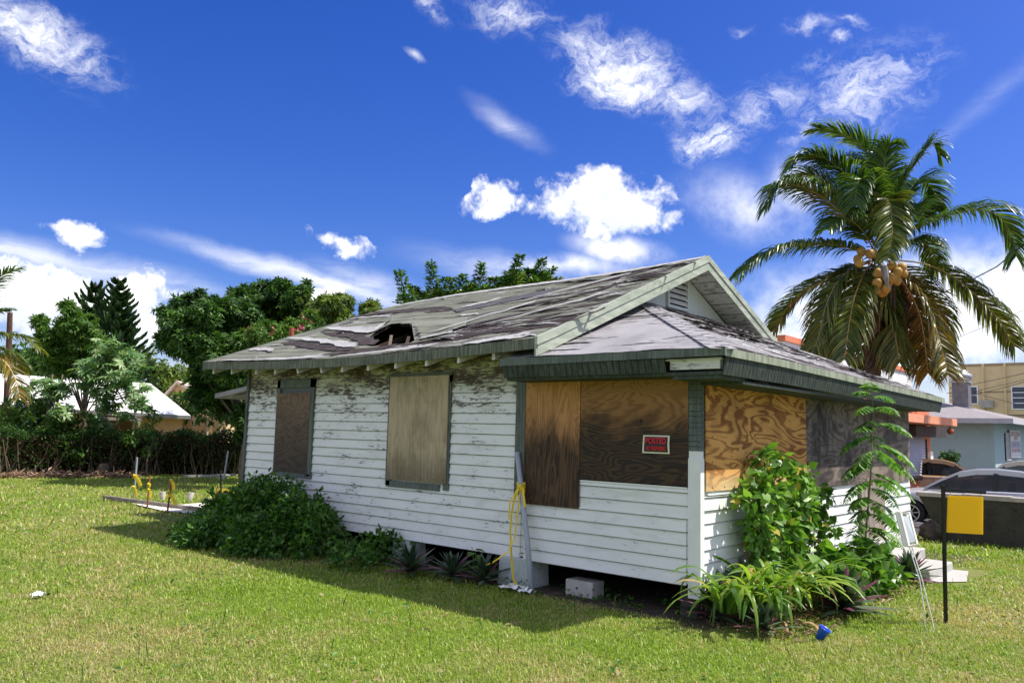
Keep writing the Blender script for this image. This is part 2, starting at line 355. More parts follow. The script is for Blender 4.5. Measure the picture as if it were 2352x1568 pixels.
def shingle(name,base,under,pale,tear=.0,along='y',palew=.022,seed=0.0,ymod=False):
    m,g=mat(name); p=g.v('ADD',g.pos(),(seed,seed,0))
    sc=(3.4,.55,3.4) if along=='y' else (.55,3.4,3.4)
    n=g.noise(g.scale(p,sc),1.0,7,.62,.25); gran=g.noise(p,160,2,.5); blot=g.noise(p,1.7,5,.6)
    s=g.m('ADD',n,tear)
    if ymod: s=g.m('ADD',s,g.step(g.xyz(g.pos())[1],8.3,9.8,.012,-.085))
    dk=g.step(g.m('ADD',s,g.m('MULTIPLY',g.m('SUBTRACT',g.noise(p,.8,3,.5),.5),.10)),.585,.600); pl=g.m('MULTIPLY',g.step(s,.585-palew,.587-palew*.6),g.m('SUBTRACT',1.0,dk))
    pl=g.m('MULTIPLY',pl,g.step(g.noise(g.scale(p,(1.1,1.1,1.1)),1.4,3),.44,.56))
    b=g.mix(g.step(blot,.35,.7),base,tuple(c*.72 for c in base)); b=g.mix(g.step(gran,.35,.7,0,.55),b,tuple(c*.6 for c in base))
    # fine cracks
    ck=g.noise(g.scale(p,(9,1.7,9) if along=='y' else (1.7,9,9)),1.0,6,.6,.8); b=g.mix(g.step(ck,.63,.66,0,.85),b,under)
    col=g.mix(pl,b,pale); und=g.mix(g.step(gran,.4,.7),under,tuple(c*1.8 for c in under)); col=g.mix(dk,col,und)
    h=g.m('ADD',g.m('MULTIPLY',dk,-1.0),g.m('ADD',g.m('MULTIPLY',pl,.8),g.m('MULTIPLY',gran,.2)))
    fin(g,bsdf(g,col,.9,bump(g,h,.9,.012),spec=.15)); return m
M={}
M['side_main']=siding('peeling_siding',.0); M['side_porch']=siding('porch_siding',-.018,False,z0=.345); M['side_front']=siding('front_siding',-.025,False,(.80,.80,.78),z0=.30); M['void']=plain('interior_shade',(.008,.007,.006),.95,.3,5); M['white']=plain('white_trim',(.62,.61,.56),.7,.12,9,dirt=(.30,.28,.24)); M['postw']=plain('post_white',(.74,.75,.73),.65,.05,6)  # void: near-black colour stands in for the shade inside and under the house
M['soffit']=siding('soffit_paint',.05,False,(.62,.63,.60))
M['greentrim']=weatherwood('green_trim',(.085,.105,.09),(.16,.185,.16)); M['greenpale']=weatherwood('pale_green_trim',(.30,.34,.27),(.44,.47,.38),'x',12)
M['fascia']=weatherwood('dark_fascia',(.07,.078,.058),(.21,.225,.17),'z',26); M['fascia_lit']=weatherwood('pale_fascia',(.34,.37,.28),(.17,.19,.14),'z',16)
M['skirtgreen']=weatherwood('green_skirt',(.035,.045,.038),(.075,.092,.078),'z',30)
M['darkwood']=weatherwood('dark_wood',(.035,.022,.015),(.07,.045,.03)); M['board']=weatherwood('grey_board',(.22,.17,.13),(.38,.33,.29),'z',22); M['lumber']=weatherwood('lumber',(.20,.16,.13),(.33,.29,.25),'y',20)
M['gable']=plain('gable_stucco',(.60,.64,.62),.85,.08,2.5,dirt=(.38,.44,.40))
M['ply_a']=plywood('plywood_weathered',(.19,.13,.09),(.07,.048,.035),'x',16,stain=.85,zlo=1.3,zhi=2.6,contrast=.2,seed=3)
M['ply_b']=plywood('plywood_pale',(.47,.385,.25),(.31,.235,.14),'z',12,blotch=.45,stain=.7,zlo=1.15,zhi=1.75,black=(.12,.095,.06),contrast=.25,seed=8)
M['ply_c']=plywood('plywood_orange_upright',(.54,.27,.105),(.27,.115,.035),'z',21,stain=.965,zlo=1.72,zhi=2.36,contrast=.25,black=(.024,.020,.017),seed=1)
M['ply_d']=plywood('plywood_orange_flat',(.34,.175,.065),(.17,.075,.026),'x',24,stain=.975,zlo=1.90,zhi=2.40,contrast=.25,black=(.024,.020,.017),seed=5)
M['ply_e']=plywood('plywood_swirl',(.68,.345,.095),(.24,.085,.018),'x',8,ks=(.75,.75,2.7),blotch=.35,black=(.15,.06,.02),contrast=.85,swirl=1.5,top=(1.36,1.62,(.70,.52,.26)),seed=11)
M['ply_f']=plywood('plywood_blackened',(.22,.18,.15),(.07,.05,.04),'x',15,blotch=.9,black=(.03,.025,.024),contrast=.6,seed=14)
M['ply_g']=plywood('plywood_blackened_pale',(.26,.21,.17),(.09,.065,.05),'x',8,blotch=.8,black=(.04,.033,.03),seed=21)
M['roof']=shingle('torn_shingles',(.205,.21,.165),(.034,.025,.023),(.46,.45,.45),.042,ymod=True)
M['roofp']=shingle('porch_shingles',(.35,.335,.345),(.06,.05,.05),(.60,.58,.60),-.035)
M['rooff']=shingle('porch_front_shingles',(.26,.25,.25),(.035,.027,.027),(.56,.55,.56),.06,'x')
M['flap']=plain('shingle_flap',(.36,.355,.34),.9,.35,14); M['flapd']=plain('tar_paper',(.045,.034,.032),.9,.4,14); M['flapg']=plain('green_shingle_flap',(.29,.29,.235),.9,.25,20)
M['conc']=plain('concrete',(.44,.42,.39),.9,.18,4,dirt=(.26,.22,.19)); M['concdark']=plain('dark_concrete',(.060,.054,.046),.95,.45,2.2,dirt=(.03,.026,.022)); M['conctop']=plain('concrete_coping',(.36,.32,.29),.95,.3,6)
M['pierp']=plain('pier_paint',(.50,.56,.54),.9,.25,14,dirt=(.30,.36,.33)); M['slabw']=plain('pale_slab',(.72,.68,.62),.9,.08,3)
M['black']=plain('black_paint',(.012,.012,.012),.45,.2); M['pipe']=plain('grey_pipe',(.36,.39,.43),.5,.12,8); M['tape']=plain('yellow_tape',(.80,.58,.02),.45,.15,12); M['whitep']=plain('white_plastic',(.80,.80,.78),.5,.08,9)
M['yellow']=leafmat('yellow_panel',((.80,.55,.04),(.82,.57,.045),(.84,.59,.05)),.55,.6,.3,.2); M['glass']=None
M['bark']=plain('bark',(.13,.10,.075),.95,.4,8,bmp=.6); M['barkpale']=plain('pale_bark',(.34,.26,.20),.9,.25,9,bmp=.4); M['twig']=plain('twig',(.22,.16,.11),.9,.3,10)
M['rust']=plain('rust_pipe',(.30,.09,.04),.8,.3,12); M['blue']=plain('blue_plastic',(.015,.10,.62),.3,.05,5,spec=.6); M['rockm']=plain('dark_rock',(.07,.055,.045),.95,.7,9,bmp=1.0)
M['leafp']=leafmat('pole_leaf',((.03,.07,.012),(.05,.12,.02),(.10,.20,.04)))
def glass(name,c=(.02,.025,.03),rough=.08,clear=0.0):
    m,g=mat(name); b=bsdf(g,c,rough,spec=.45)
    if clear: 
        t=g.n('ShaderNodeBsdfTransparent'); mx=g.n('ShaderNodeMixShader',i_0=clear); g.L.new(b,mx.inputs[1]); g.L.new(t.outputs[0],mx.inputs[2]); b=mx.outputs[0]
    fin(g,b); return m
M['glass']=glass('dark_glass'); M['carglass']=glass('car_glass',(.012,.015,.016),.06,.22); 
# ================================================================== ground
X0=8.12; Y0=4.27; Y1=13.45; X1=16.2; YG=6.72     # house: long wall plane, front plane, rear, right end, gable wall
def groundmat():
    m,g=mat('lawn_soil'); p=g.pos(); n=g.noise(p,.45,5,.6); n2=g.noise(p,9,6,.65); n3=g.noise(p,60,3,.6)
    a=g.mix(g.step(n,.40,.66),(.15,.20,.035,1),(.24,.20,.10,1)); a=g.mix(g.step(n2,.4,.7,0,.7),a,(.10,.12,.03,1)); a=g.mix(g.step(n3,.45,.7,0,.5),a,(.20,.27,.05,1))
    fin(g,bsdf(g,a,.95,bump(g,n3,.6,.03),spec=.1)); return m
me=MB(); me.add([(-300,-300,0),(500,-300,0),(500,600,0),(-300,600,0)],[(0,1,2,3)]); struct(me.build('ground',groundmat()))
me=MB(); me.add([(19.2,-60,.012),(60,-60,.012),(60,14,.012),(19.2,14,.012)],[(0,1,2,3)]); struct(me.build('road',plain('asphalt',(.055,.053,.052),.9,.25,5)))
me=MB(); me.add([(7.75,4.0,.004),(16.3,3.1,.004),(16.3,13.6,.004),(7.85,13.6,.004),(7.75,9,.004)],[(0,1,2,3,4)]); struct(me.build('soil_bed',plain('soil',(.055,.040,.028),.95,.5,7,dirt=(.10,.075,.055),bmp=.8)))

# ================================================================== house
house=thing('abandoned_house','derelict white clapboard house with boarded windows and a hole in its torn shingle roof','house',(X0,Y0,0))
def clap(mb,axis,c,lo,hi,z0,z1,e=.142,sgn=-1,jit=.003):
    """lap siding facing -x (axis 0) or -y (axis 1): every board a real wedge"""
    n=int(math.ceil((z1-z0)/e))
    for i in range(n):
        a=lo; za=z0+i*e; zb=min(za+e,z1)
        while a<hi-1e-3:
            b=min(hi,a+random.uniform(1.6,4.2)); 
            if hi-b<.5: b=hi
            jz=random.uniform(-jit,jit); ob=.026+random.uniform(-.003,.003); ot=.006
            q=[(-.004,za+.004+jz),(ob,za+jz),(ob-.002,za+.014+jz),(ot,zb+.006+jz)]
            P=[]
            for s in (a+.0015,b-.0015):
                for (o,z) in q: P.append((c+sgn*o,s,z) if axis==0 else (s,c+sgn*o,z))
            mb.add(P,[(0,4,5,1),(1,5,6,2),(2,6,7,3),(0,1,2,3),(4,7,6,5)]); a=b
    return mb
mb=MB(); clap(mb,0,X0,6.80,Y1-.06,.36,2.99)
mb.box((X0,6.72,.38),(X0+.09,Y1,2.99)); mb.build('wall',M['side_main'],house,label='long side wall with peeling white lap siding, stained brown under the eave')
mb=MB(); clap(mb,0,X0,4.42,6.74,.345,1.06); clap(mb,0,X0,4.39,5.86,1.055,1.40)
mb.box((X0,4.40,.36),(X0+.09,6.72,2.64)); mb.box((X0-.03,4.41,1.385),(X0+.02,5.86,1.41)); mb.build('wall',M['side_porch'],house,label='low porch side wall with cleaner white siding')
mb=MB(); clap(mb,1,Y0,X0+.06,13.28,.30,1.30); clap(mb,1,Y0,14.5,X1,.30,1.30,); mb.box((X0+.1,Y0,.32),(X1,Y0+.09,2.6)); mb.build('wall',M['side_front'],house,label='sunlit white front wall of the porch')
mb=MB(); clap(mb,1,Y1,X0,16.05,.2,2.95,sgn=1); mb.box((X0+.1,Y1-.09,.02),(16.0,Y1,2.95)); mb.add([(X0,Y1-.02,2.95),(16.05,Y1-.02,2.95),(12.05,Y1-.02,4.7)],[(0,1,2)])
mb.build('wall',M['side_main'],house)
mb=MB(); mb.box((15.98,YG,.02),(16.05,Y1,2.98)); mb.box((X1-.09,Y0,.02),(X1,YG,2.6)); mb.build('wall',M['side_front'],house)
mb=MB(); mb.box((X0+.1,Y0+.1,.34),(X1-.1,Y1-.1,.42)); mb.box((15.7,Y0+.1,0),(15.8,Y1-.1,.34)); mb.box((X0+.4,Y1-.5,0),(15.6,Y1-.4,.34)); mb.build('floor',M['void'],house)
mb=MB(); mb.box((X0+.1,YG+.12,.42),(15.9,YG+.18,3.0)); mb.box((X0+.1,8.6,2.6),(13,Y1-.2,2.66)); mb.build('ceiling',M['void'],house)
# gable wall (stucco like boards) above the porch roof
def mroof(x,y):
    t=(y-6.2)/8.0; u=max(0.0,min(1.0,(min(x,24.1-x)-7.6)/4.45))
    ze=3.09-.09*math.sin(math.pi*min(1,max(0,t))); zr=4.92-.19*t-.03*math.sin(2*math.pi*t)
    return ze+(zr-ze)*u
mb=MB(); mb.add([(X0,YG,2.6),(16.0,YG,2.6),(16.0,YG,3.1),(12.05,YG,4.80),(X0,YG,3.15)],[(0,1,2,3,4)]); mb.add([(X0,YG+.1,2.6),(16.0,YG+.1,2.6),(16.0,YG+.1,3.1),(12.05,YG+.1,4.80),(X0,YG+.1,3.15)],[(4,3,2,1,0)])
mb.build('gable_wall',M['gable'],house)
# louvred vent
v=MB(); vx0,vx1,vz0,vz1=11.66,12.27,4.13,4.60
for a,b in (((vx0-.05,vz0-.05),(vx0,vz1+.05)),((vx1,vz0-.05),(vx1+.05,vz1+.05)),((vx0,vz0-.05),(vx1,vz0)),((vx0,vz1),(vx1,vz1+.05))): v.box((a[0],YG-.05,a[1]),(b[0],YG-.003,b[1]))
vent=v.build('gable_vent',M['gable'],house)
v=MB()
for k in range(5):
    z=vz0+.03+k*.095; v.hexa([(vx0,YG-.05,z),(vx1,YG-.05,z),(vx1,YG-.005,z+.07),(vx0,YG-.005,z+.07),(vx0,YG-.05,z+.015),(vx1,YG-.05,z+.015),(vx1,YG-.005,z+.085),(vx0,YG-.005,z+.085)])
v.build('louvre',M['white'],vent)
v=MB(); v.box((vx0,YG-.006,vz0),(vx1,YG-.002,vz1)); v.build('backing',M['black'],vent)
# ---- main roof
def rpt(px,py):   # where a line of sight meets the main slope
    d=ray(px,py); k=3.08-.4125*7.6; t=(k-CAM[2]+.4125*CAM[0])/(d[2]-.4125*d[0]); return CAM+d*t
HOLE=[tuple(rpt(a,b)[:2]) for a,b in ((822,784),(866,753),(900,735),(946,733),(966,745),(966,764),(943,778),(885,785))]
def inpoly(x,y,P):
    c=False;n=len(P)
    for i in range(n):
        x1,y1=P[i];x2,y2=P[(i+1)%n]
        if (y1>y)!=(y2>y) and x<(x2-x1)*(y-y1)/(y2-y1)+x1: c=not c
    return c
from mathutils import noise as mnoise
def dep(x,y):   # the deck sags towards the hole
    d1=math.exp(-(((x-8.95)/.55)**2+((y-9.75)/.75)**2)); d2=math.exp(-(((x-9.9)/.5)**2+((y-9.7)/.9)**2))
    return -.10*d1-.05*d2
CO=.26
def left_roof(extra,lift=True):
    ys=np.arange(6.2,14.151,.05); us=[]
    u=0.0
    L=4.45
    rows=[]
    k=0
    while k*CO<L:
        a=k*CO; b=min(L,a+CO); rows+= [(a,.007),(a+(b-a)*.25,.006),(a+(b-a)*.5,.004),(a+(b-a)*.75,.002),(b-.004,.000)]; k+=1
    V=[];nu=len(ys)
    for (r,o) in rows:
        for y in ys:
            x=7.6+r; c=mnoise.noise((x*1.3,y*.6,1)); c2=mnoise.noise((x*7,y*2.2,5))
            zz=mroof(x,y)+dep(x,y)+(o+c*.018+c2*.010 if lift else 0)+extra
            xe=x+(mnoise.noise((y*3,x*3,9))*.022 if r>0 else mnoise.noise((y*4,0,9))*.008)
            V.append((xe,y,zz))
    F=[(j*nu+i,j*nu+i+1,(j+1)*nu+i+1,(j+1)*nu+i) for j in range(len(rows)-1) for i in range(nu-1)]
    return V,F
V,F=left_roof(0.02); mb=MB(); mb.v=[tuple(map(float,p)) for p in V]
def keep(f,grow=0.0):
    x=sum(V[i][0] for i in f)/4;y=sum(V[i][1] for i in f)/4
    q=mnoise.noise((x*7,y*7,3))*.07; return not inpoly(x+q,y+q*.5,HOLE)
mb.f=[(a,d,c,b) for (a,b,c,d) in F if keep((a,b,c,d))]
roof=mb.build('roof',M['roof'],house,label='main roof slope with torn shingles, bare tar paper and a gaping hole')
# deck boards below the covering (seen from below and in the hole edges)
V,F=left_roof(-.03,False); mb=MB(); mb.v=[tuple(map(float,p)) for p in V]; mb.f=[f for f in F if keep(f)]; mb.build('roof_deck',M['darkwood'],house)
mb=MB(); mb.grid(lambda a,b:(16.5-4.45*b,6.2+7.95*a,mroof(16.5-4.45*b,6.2+7.95*a)+.02),24,12); mb.grid(lambda a,b:(16.5-4.45*b,6.2+7.95*a,mroof(16.5-4.45*b,6.2+7.95*a)-.03),24,12); mb.build('roof',M['roof'],house,label='far slope of the main roof')
mb=MB(); mb.grid(lambda a,b:(12.05+(b-.5)*.34,6.2+7.95*a,mroof(12.05,6.2+7.95*a)+.045-abs(b-.5)*.15+mnoise.noise((a*40,b*3,2))*.012),80,5); mb.build('ridge_cap',M['flap'],house)
# rafters across the hole and rafter tails under the eave
mb=MB()
for y in (9.35,10.3,11.2): mb.beam((8.2,y,mroof(8.2,y)-.30),(12.0,y,mroof(12.0,y)-.30),.04,.10)
mb.build('rafter',M['darkwood'],house)
for i,y in enumerate((13.92,13.3,12.5,11.92,11.3,10.68,10.08,9.46,8.82,8.17,7.55,6.93)):
    mb=MB(); z=mroof(7.7,y)-.05; dx=random.uniform(-.02,.02); tw=(.07 if i in (4,5) else 0)
    mb.hexa([(7.64+dx,y-.024-tw,z-.185),(7.64+dx,y+.024-tw,z-.185),(8.16,y+.024,z+.0),(8.16,y-.024,z+.0),(7.64+dx,y-.024,z-.02),(7.64+dx,y+.024,z-.02),(8.16,y+.024,z+.2),(8.16,y-.024,z+.2)])
    mb.build('rafter_tail',M['white'],house)
# eave underside, fascia, rakes
mb=MB(); mb.grid(lambda a,b:(7.62+.5*b,6.2+7.95*a,mroof(7.62+.5*b,6.2+7.95*a)-.045),40,2); mb.build('eave_board',M['side_main'],house)
mb=MB(); nn=40
for i in range(nn):
    ya,yb=6.17+8.0*i/nn,6.17+8.0*(i+1)/nn; za,zb=mroof(7.6,ya),mroof(7.6,yb)
    mb.hexa([(7.575,ya,za-.115),(7.602,ya,za-.115),(7.602,yb,zb-.115),(7.575,yb,zb-.115),(7.575,ya,za+.02),(7.602,ya,za+.02),(7.602,yb,zb+.02),(7.575,yb,zb+.02)])
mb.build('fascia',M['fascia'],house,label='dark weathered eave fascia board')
def rake(y,dz0,dz1,th,m,lab=None,both=True,name='rake_board',xl=7.57):
    mb=MB()
    for s in ((1,-1) if both else (1,)):
        xe=xl if s==1 else 24.1-xl; n=12
        for i in range(n):
            a=xe+(12.05-xe)*i/n; b=xe+(12.05-xe)*(i+1)/n; za=mroof(a,y); zb=mroof(b,y)
            P=[(a,y-th,za+dz0),(a,y,za+dz0),(b,y,zb+dz0),(b,y-th,zb+dz0),(a,y-th,za+dz1),(a,y,za+dz1),(b,y,zb+dz1),(b,y-th,zb+dz1)]
            mb.hexa(P if s==1 else P)
    return mb.build(name,m,house,label=lab)
rake(6.2,-.07,.035,.045,M['greenpale'],'pale green upper rake trim'); rake(6.2,-.21,-.072,.028,M['greenpale'],'pale green lower rake board'); rake(14.19,-.13,.03,.035,M['fascia'])
mb=MB()
for s in (1,-1):
    n=13
    for i in range(n):
        a=7.75+4.3*i/n; b=7.75+4.3*(i+1)/n-.006
        A=a if s==1 else 24.1-a; B=b if s==1 else 24.1-b
        mb.hexa([(A,6.2,mroof(A,6.2)-.075),(A,YG+.02,mroof(A,6.7)-.075),(B,YG+.02,mroof(B,6.7)-.075),(B,6.2,mroof(B,6.2)-.075),(A,6.2,mroof(A,6.2)-.055),(A,YG+.02,mroof(A,6.7)-.055),(B,YG+.02,mroof(B,6.7)-.055),(B,6.2,mroof(B,6.2)-.055)])
mb.build('soffit',M['soffit'],house,label='white boards under the gable overhang')
# shingle flaps curling off the main slope
def flaps(mb,n,fn,xr,yr,long='y',wr=(.04,.14),lr=(.3,1.3),up=.05):
    for _ in range(n):
        x=random.uniform(*xr); y=random.uniform(*yr); l=random.uniform(*lr); w_=random.uniform(*wr); lift=random.uniform(.3,1)*up; sk=random.uniform(-.12,.12); sd=random.random()*99
        m=9; vs=[]
        for j in range(3):
            for i in range(m):
                t=i/(m-1)-.5; env=(1-abs(2*t)**3)
                a=t*l; b=(j/2)*w_*env*(1+.5*mnoise.noise((t*6,sd,0)))+mnoise.noise((t*8,sd,1))*.03
                xx,yy=(x+b+a*sk,y+a) if long=='y' else (x+a,y+b+a*sk)
                vs.append((xx,yy,fn(xx,yy)+.03+(lift*env*(1-j/2)*(.6+.6*mnoise.noise((t*5,sd,2))))))
        mb.add(vs,[(j*m+i,(j+1)*m+i,(j+1)*m+i+1,j*m+i+1) for j in range(2) for i in range(m-1)])
fz=lambda x,y:mroof(x,y)+dep(x,y)
def hfilter(xr,yr): return xr,yr
mb=MB(); flaps(mb,22,fz,(7.65,11.8),(6.4,8.9)); flaps(mb,7,fz,(7.65,11.8),(11.6,13.6),lr=(.2,.6)); flaps(mb,5,fz,(9.9,11.9),(8.8,11.5)); flaps(mb,22,fz,(7.585,7.66),(6.5,13.9),wr=(.03,.08),up=.02)
mb.build('shingle_flap',M['flap'],roof,label='pale torn shingle edges curling up',kind='stuff')
mb=MB(); flaps(mb,26,fz,(7.8,11.9),(6.5,9.0),wr=(.04,.16),up=.02)
mb.build('tar_paper',M['flapd'],roof,label='bare dark underlayment strips',kind='stuff')
def tornband(px,w0,w1,lift,mt,name,lab,seed,curl=0.0,rag=.35):
    """irregular sheet lying on the slope along points measured on it"""
    C=[rpt(a,b) for a,b in px]; n=26; m=5; vs=[]; L=len(C)-1
    for j in range(m):
        for i in range(n):
            t=i/(n-1); k=min(int(t*L),L-1); f=t*L-k; p=C[k]*(1-f)+C[k+1]*f; ww=(w0+(w1-w0)*t)*min(1,8*t+.15,8*(1-t)+.15)
            b=j/(m-1)-.5; e=mnoise.noise((t*9,seed,j))*rag+mnoise.noise((t*30,seed,j*2))*rag*.5
            x=p[0]+(b+(e if j in(0,m-1) else e*.3))*ww; y=p[1]+mnoise.noise((t*7,seed,9))*.03
            vs.append((x,y,mroof(x,y)+dep(x,y)+.035+lift+curl*(b+.5)**2*t+mnoise.noise((x*5,y*3,seed))*.012))
    mb=MB(); mb.add(vs,[(j*n+i,(j+1)*n+i,(j+1)*n+i+1,j*n+i+1) for j in range(m-1) for i in range(n-1)]); return mb.build(name,mt,roof,label=lab)
M['felt']=plain('bare_felt',(.036,.025,.023),.95,.6,9,bmp=.9,dirt=(.085,.065,.058)); M['felt2']=plain('black_roll_roofing',(.075,.072,.078),.9,.5,60); M['curl']=plain('curled_shingle_back',(.40,.39,.385),.9,.35,12,bmp=.8,dirt=(.22,.21,.19)); M['gbit']=plain('granule_sheet',(.20,.205,.165),.95,.2,60)
for k,(pts,a,b,lf,mt,nm) in enumerate([
 (((645,785),(690,787),(735,793),(815,795)),.16,.22,.0,'felt','bare_felt'),(((738,756),(790,762),(835,772),(862,780)),.20,.30,.0,'felt','bare_felt'),(((706,818),(760,806),(840,797),(915,787)),.10,.26,.0,'felt','bare_felt'),
 (((800,716),(880,709),(960,706),(1040,704)),.20,.34,.0,'felt','bare_felt'),(((1040,705),(1120,690),(1200,676),(1285,660)),.34,.40,.004,'felt2','roll_roofing'),
 (((960,785),(1010,775),(1060,770)),.08,.12,.0,'felt','bare_felt'),(((1010,752),(1100,735),(1190,722)),.16,.12,.0,'felt','bare_felt'),(((1120,760),(1200,742),(1290,722)),.14,.10,.0,'felt','bare_felt'),(((1080,718),(1180,700),(1290,684)),.18,.10,.0,'felt','bare_felt'),(((1230,700),(1320,678),(1420,655)),.16,.12,.0,'felt','bare_felt'),(((1250,765),(1330,738),(1390,716)),.07,.1,.0,'felt','bare_felt'),
 (((1300,664),(1400,640),(1520,612)),.16,.10,.0,'felt','bare_felt'),
 (((660,775),(720,779),(770,785),(818,791)),.11,.16,.03,'curl','curled_sheet'),(((742,750),(800,754),(850,758),(872,752),(898,736)),.12,.34,.03,'curl','lifted_sheet'),(((958,773),(995,766),(1040,759)),.12,.07,.02,'curl','curled_sheet'),
 (((500,832),(560,829),(640,822),(760,812)),.10,.06,.012,'curl','curled_sheet'),(((770,812),(900,800),(1010,790)),.05,.06,.012,'curl','curled_sheet'),(((1060,793),(1130,784),(1220,777)),.12,.16,.012,'curl','curled_sheet'),(((575,804),(600,803),(630,805)),.14,.08,.015,'curl','curled_sheet'),
 (((985,745),(1060,732),(1150,712),(1230,690)),.08,.10,.02,'curl','curled_sheet'),(((800,724),(860,722),(900,722)),.07,.05,.02,'curl','curled_sheet'),(((1060,700),(1120,688),(1150,680)),.14,.06,.02,'curl','curled_sheet'),(((1100,745),(1200,724),(1300,700),(1400,676)),.05,.04,.02,'curl','curled_sheet'),(((1180,690),(1300,662),(1450,628)),.04,.05,.02,'curl','curled_sheet')]):
    tornband(pts,a,b,lf,M[mt],nm,None,k*3.7+1,.10 if nm=='lifted_sheet' else .02)
# the sheet draped over the right side of the hole and broken deck edges inside it
q=[rpt(a,b) for a,b in ((945,733),(1075,716),(1070,742),(965,775))]
mb=MB(); mb.grid(lambda a,b:tuple((lambda p:(p[0],p[1],mroof(p[0],p[1])+dep(p[0],p[1])+.05-.10*(1-a)*math.sin(math.pi*b)+mnoise.noise((a*4,b*4,3))*.02))((q[0]*(1-a)+q[1]*a)*(1-b)+(q[3]*(1-a)+q[2]*a)*b)),16,9); mb.build('sagging_sheet',M['gbit'],roof,label='grey green sheet sagging into the right side of the hole')
mb=MB(); a=rpt(900,745);b=rpt(893,775); mb.beam(a-[0,0,.20],b-[0,0,.30],.05,.02); mb.build('broken_batten',M['board'] if False else M['bark'],roof)
mb=MB(); a=rpt(940,745);b=rpt(930,778); mb.beam(a-[0,0,.22],b-[0,0,.22],.05,.03); mb.build('broken_batten',M['darkwood'],roof)
mb=MB(); vp=on(670,752,1,14.9); mb.tube([(vp[0],14.9,2.6),tuple(vp)],.055,10); mb.build('vent_pipe',M['rust'],house,label='rusty vent pipe standing behind the rear rake')
mb=MB(); mb.box((10.3,Y1,0.0),(12.6,15.7,2.4)); mb.build('rear_wing',M['side_main'],house)
mb=MB(); mb.add([(9.05,Y1,2.95),(13.0,Y1,2.95),(13.0,16.35,2.62),(9.05,16.35,2.62),(9.05,Y1,2.87),(13.0,Y1,2.87),(13.0,16.35,2.52),(9.05,16.35,2.52)],[(0,1,2,3),(7,6,5,4),(0,3,7,4),(3,2,6,7),(2,1,5,6)]); mb.build('rear_wing_roof',M['roofp'],house)
# ---- porch roof (hipped, with boxed green eave)
PX0,PX1,PY=7.55,16.44,3.70
def pz(x): return 2.86-.08*max(0,(x-9)/7.4)
mb=MB(); mb.grid(lambda a,b:(PX0+3.37*b+mnoise.noise((a*9,b*9,1))*.01*(b>0),PY+3.02*b+(YG-PY-3.02*b)*a,2.865+1.21*b+mnoise.noise((a*6,b*5,4))*.012+.012*((b*12)%1<.08)),40,50)
mb.build('porch_roof',M['roofp'],house,label='grey shingle side slope of the porch roof')
mb=MB(); mb.grid(lambda a,b:(PX0+3.37*b+(PX1-3.2*b-PX0-3.37*b)*a,PY+3.02*b,pz(PX0+(PX1-PX0)*a)*(1-b)+4.06*b+.005+mnoise.noise((a*14,b*8,8))*.014+.012*((b*12)%1<.08)),110,50)
mb.build('porch_roof',M['rooff'],house,label='front slope of the porch roof streaked with torn dark shingles')
mb=MB(); mb.grid(lambda a,b:(PX1-3.2*b,PY+3.02*b+(YG-PY-3.02*b)*a,2.78+1.28*b),10,12); mb.build('porch_roof',M['roofp'],house,label='far hip end of the porch roof')
mb=MB()   # hip cap: overlapping pieces running up the corner
for i in range(17):
    t=i/17; t2=t+1/17+.012
    def hp(t,s,l): return np.array([PX0+3.37*t+s*.15*.73,PY+3.02*t-s*.15*.66,2.875+1.21*t-abs(s)*.045+l])
    mb.hexa([hp(t,-1,.018),hp(t,1,.018),hp(t2,1,.008),hp(t2,-1,.008),hp(t,-1,.026),hp(t,1,.026),hp(t2,1,.014),hp(t2,-1,.014)])
mb.build('hip_cap',M['roofp'],house)
mb=MB(); flaps(mb,46,lambda x,y:2.86+(y-PY)*.4-.02,(9.8,13.0),(4.6,6.2),'x',(.03,.12),(.4,1.4),.04); flaps(mb,36,lambda x,y:2.86+(y-PY)*.4-.07,(10.2,15.4),(3.9,4.7),'x',(.03,.12),(.4,1.4),.04); mb.build('tar_paper',M['flapd'],house,kind='stuff')
mb=MB(); flaps(mb,24,lambda x,y:2.86+(y-PY)*.4-.02,(9.4,13.0),(4.4,6.2),'x',(.03,.10),(.4,1.2),.05); flaps(mb,10,lambda x,y:2.85+(x-PX0)*.36,(7.7,9.8),(5.9,6.5),wr=(.03,.08),lr=(.2,.8),up=.02); mb.build('shingle_flap',M['flap'],house,kind='stuff')
def eb(mb,p,q,z0a,z1a,z0b,z1b,th,inn):
    (xa,ya),(xb,yb)=p,q; ix,iy=inn
    mb.hexa([(xa,ya,z0a),(xb,yb,z0b),(xb+ix*th,yb+iy*th,z0b),(xa+ix*th,ya+iy*th,z0a),(xa,ya,z1a),(xb,yb,z1b),(xb+ix*th,yb+iy*th,z1b),(xa+ix*th,ya+iy*th,z1a)])
mb=MB(); eb(mb,(PX0-.01,6.74),(PX0-.01,PY-.02),2.775,2.865,2.785,2.87,.025,(1,0)); mb.build('porch_fascia',M['greentrim'],house)
mb=MB(); n=20
for i in range(n):
    a=PX0+.018+(PX1-PX0)*i/n; b=PX0+.018+(PX1-PX0)*(i+1)/n; eb(mb,(a,PY-.02),(b,PY-.02),pz(a)-.08,pz(a)+.005,pz(b)-.08,pz(b)+.005,.025,(0,1))
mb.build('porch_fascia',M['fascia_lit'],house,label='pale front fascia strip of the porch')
mb=MB(); y=6.71
while y>4.42:
    mb.hexa([(7.60,y-.074,2.63),(7.60,y,2.63),(7.62,y,2.63),(7.62,y-.074,2.63),(7.555,y-.074,2.775),(7.555,y,2.775),(7.575,y,2.775),(7.575,y-.074,2.775)]); y-=.083
mb.build('eave_skirt',M['skirtgreen'],house,label='dark green vertical boards under the side eave')
mb=MB(); x=7.62
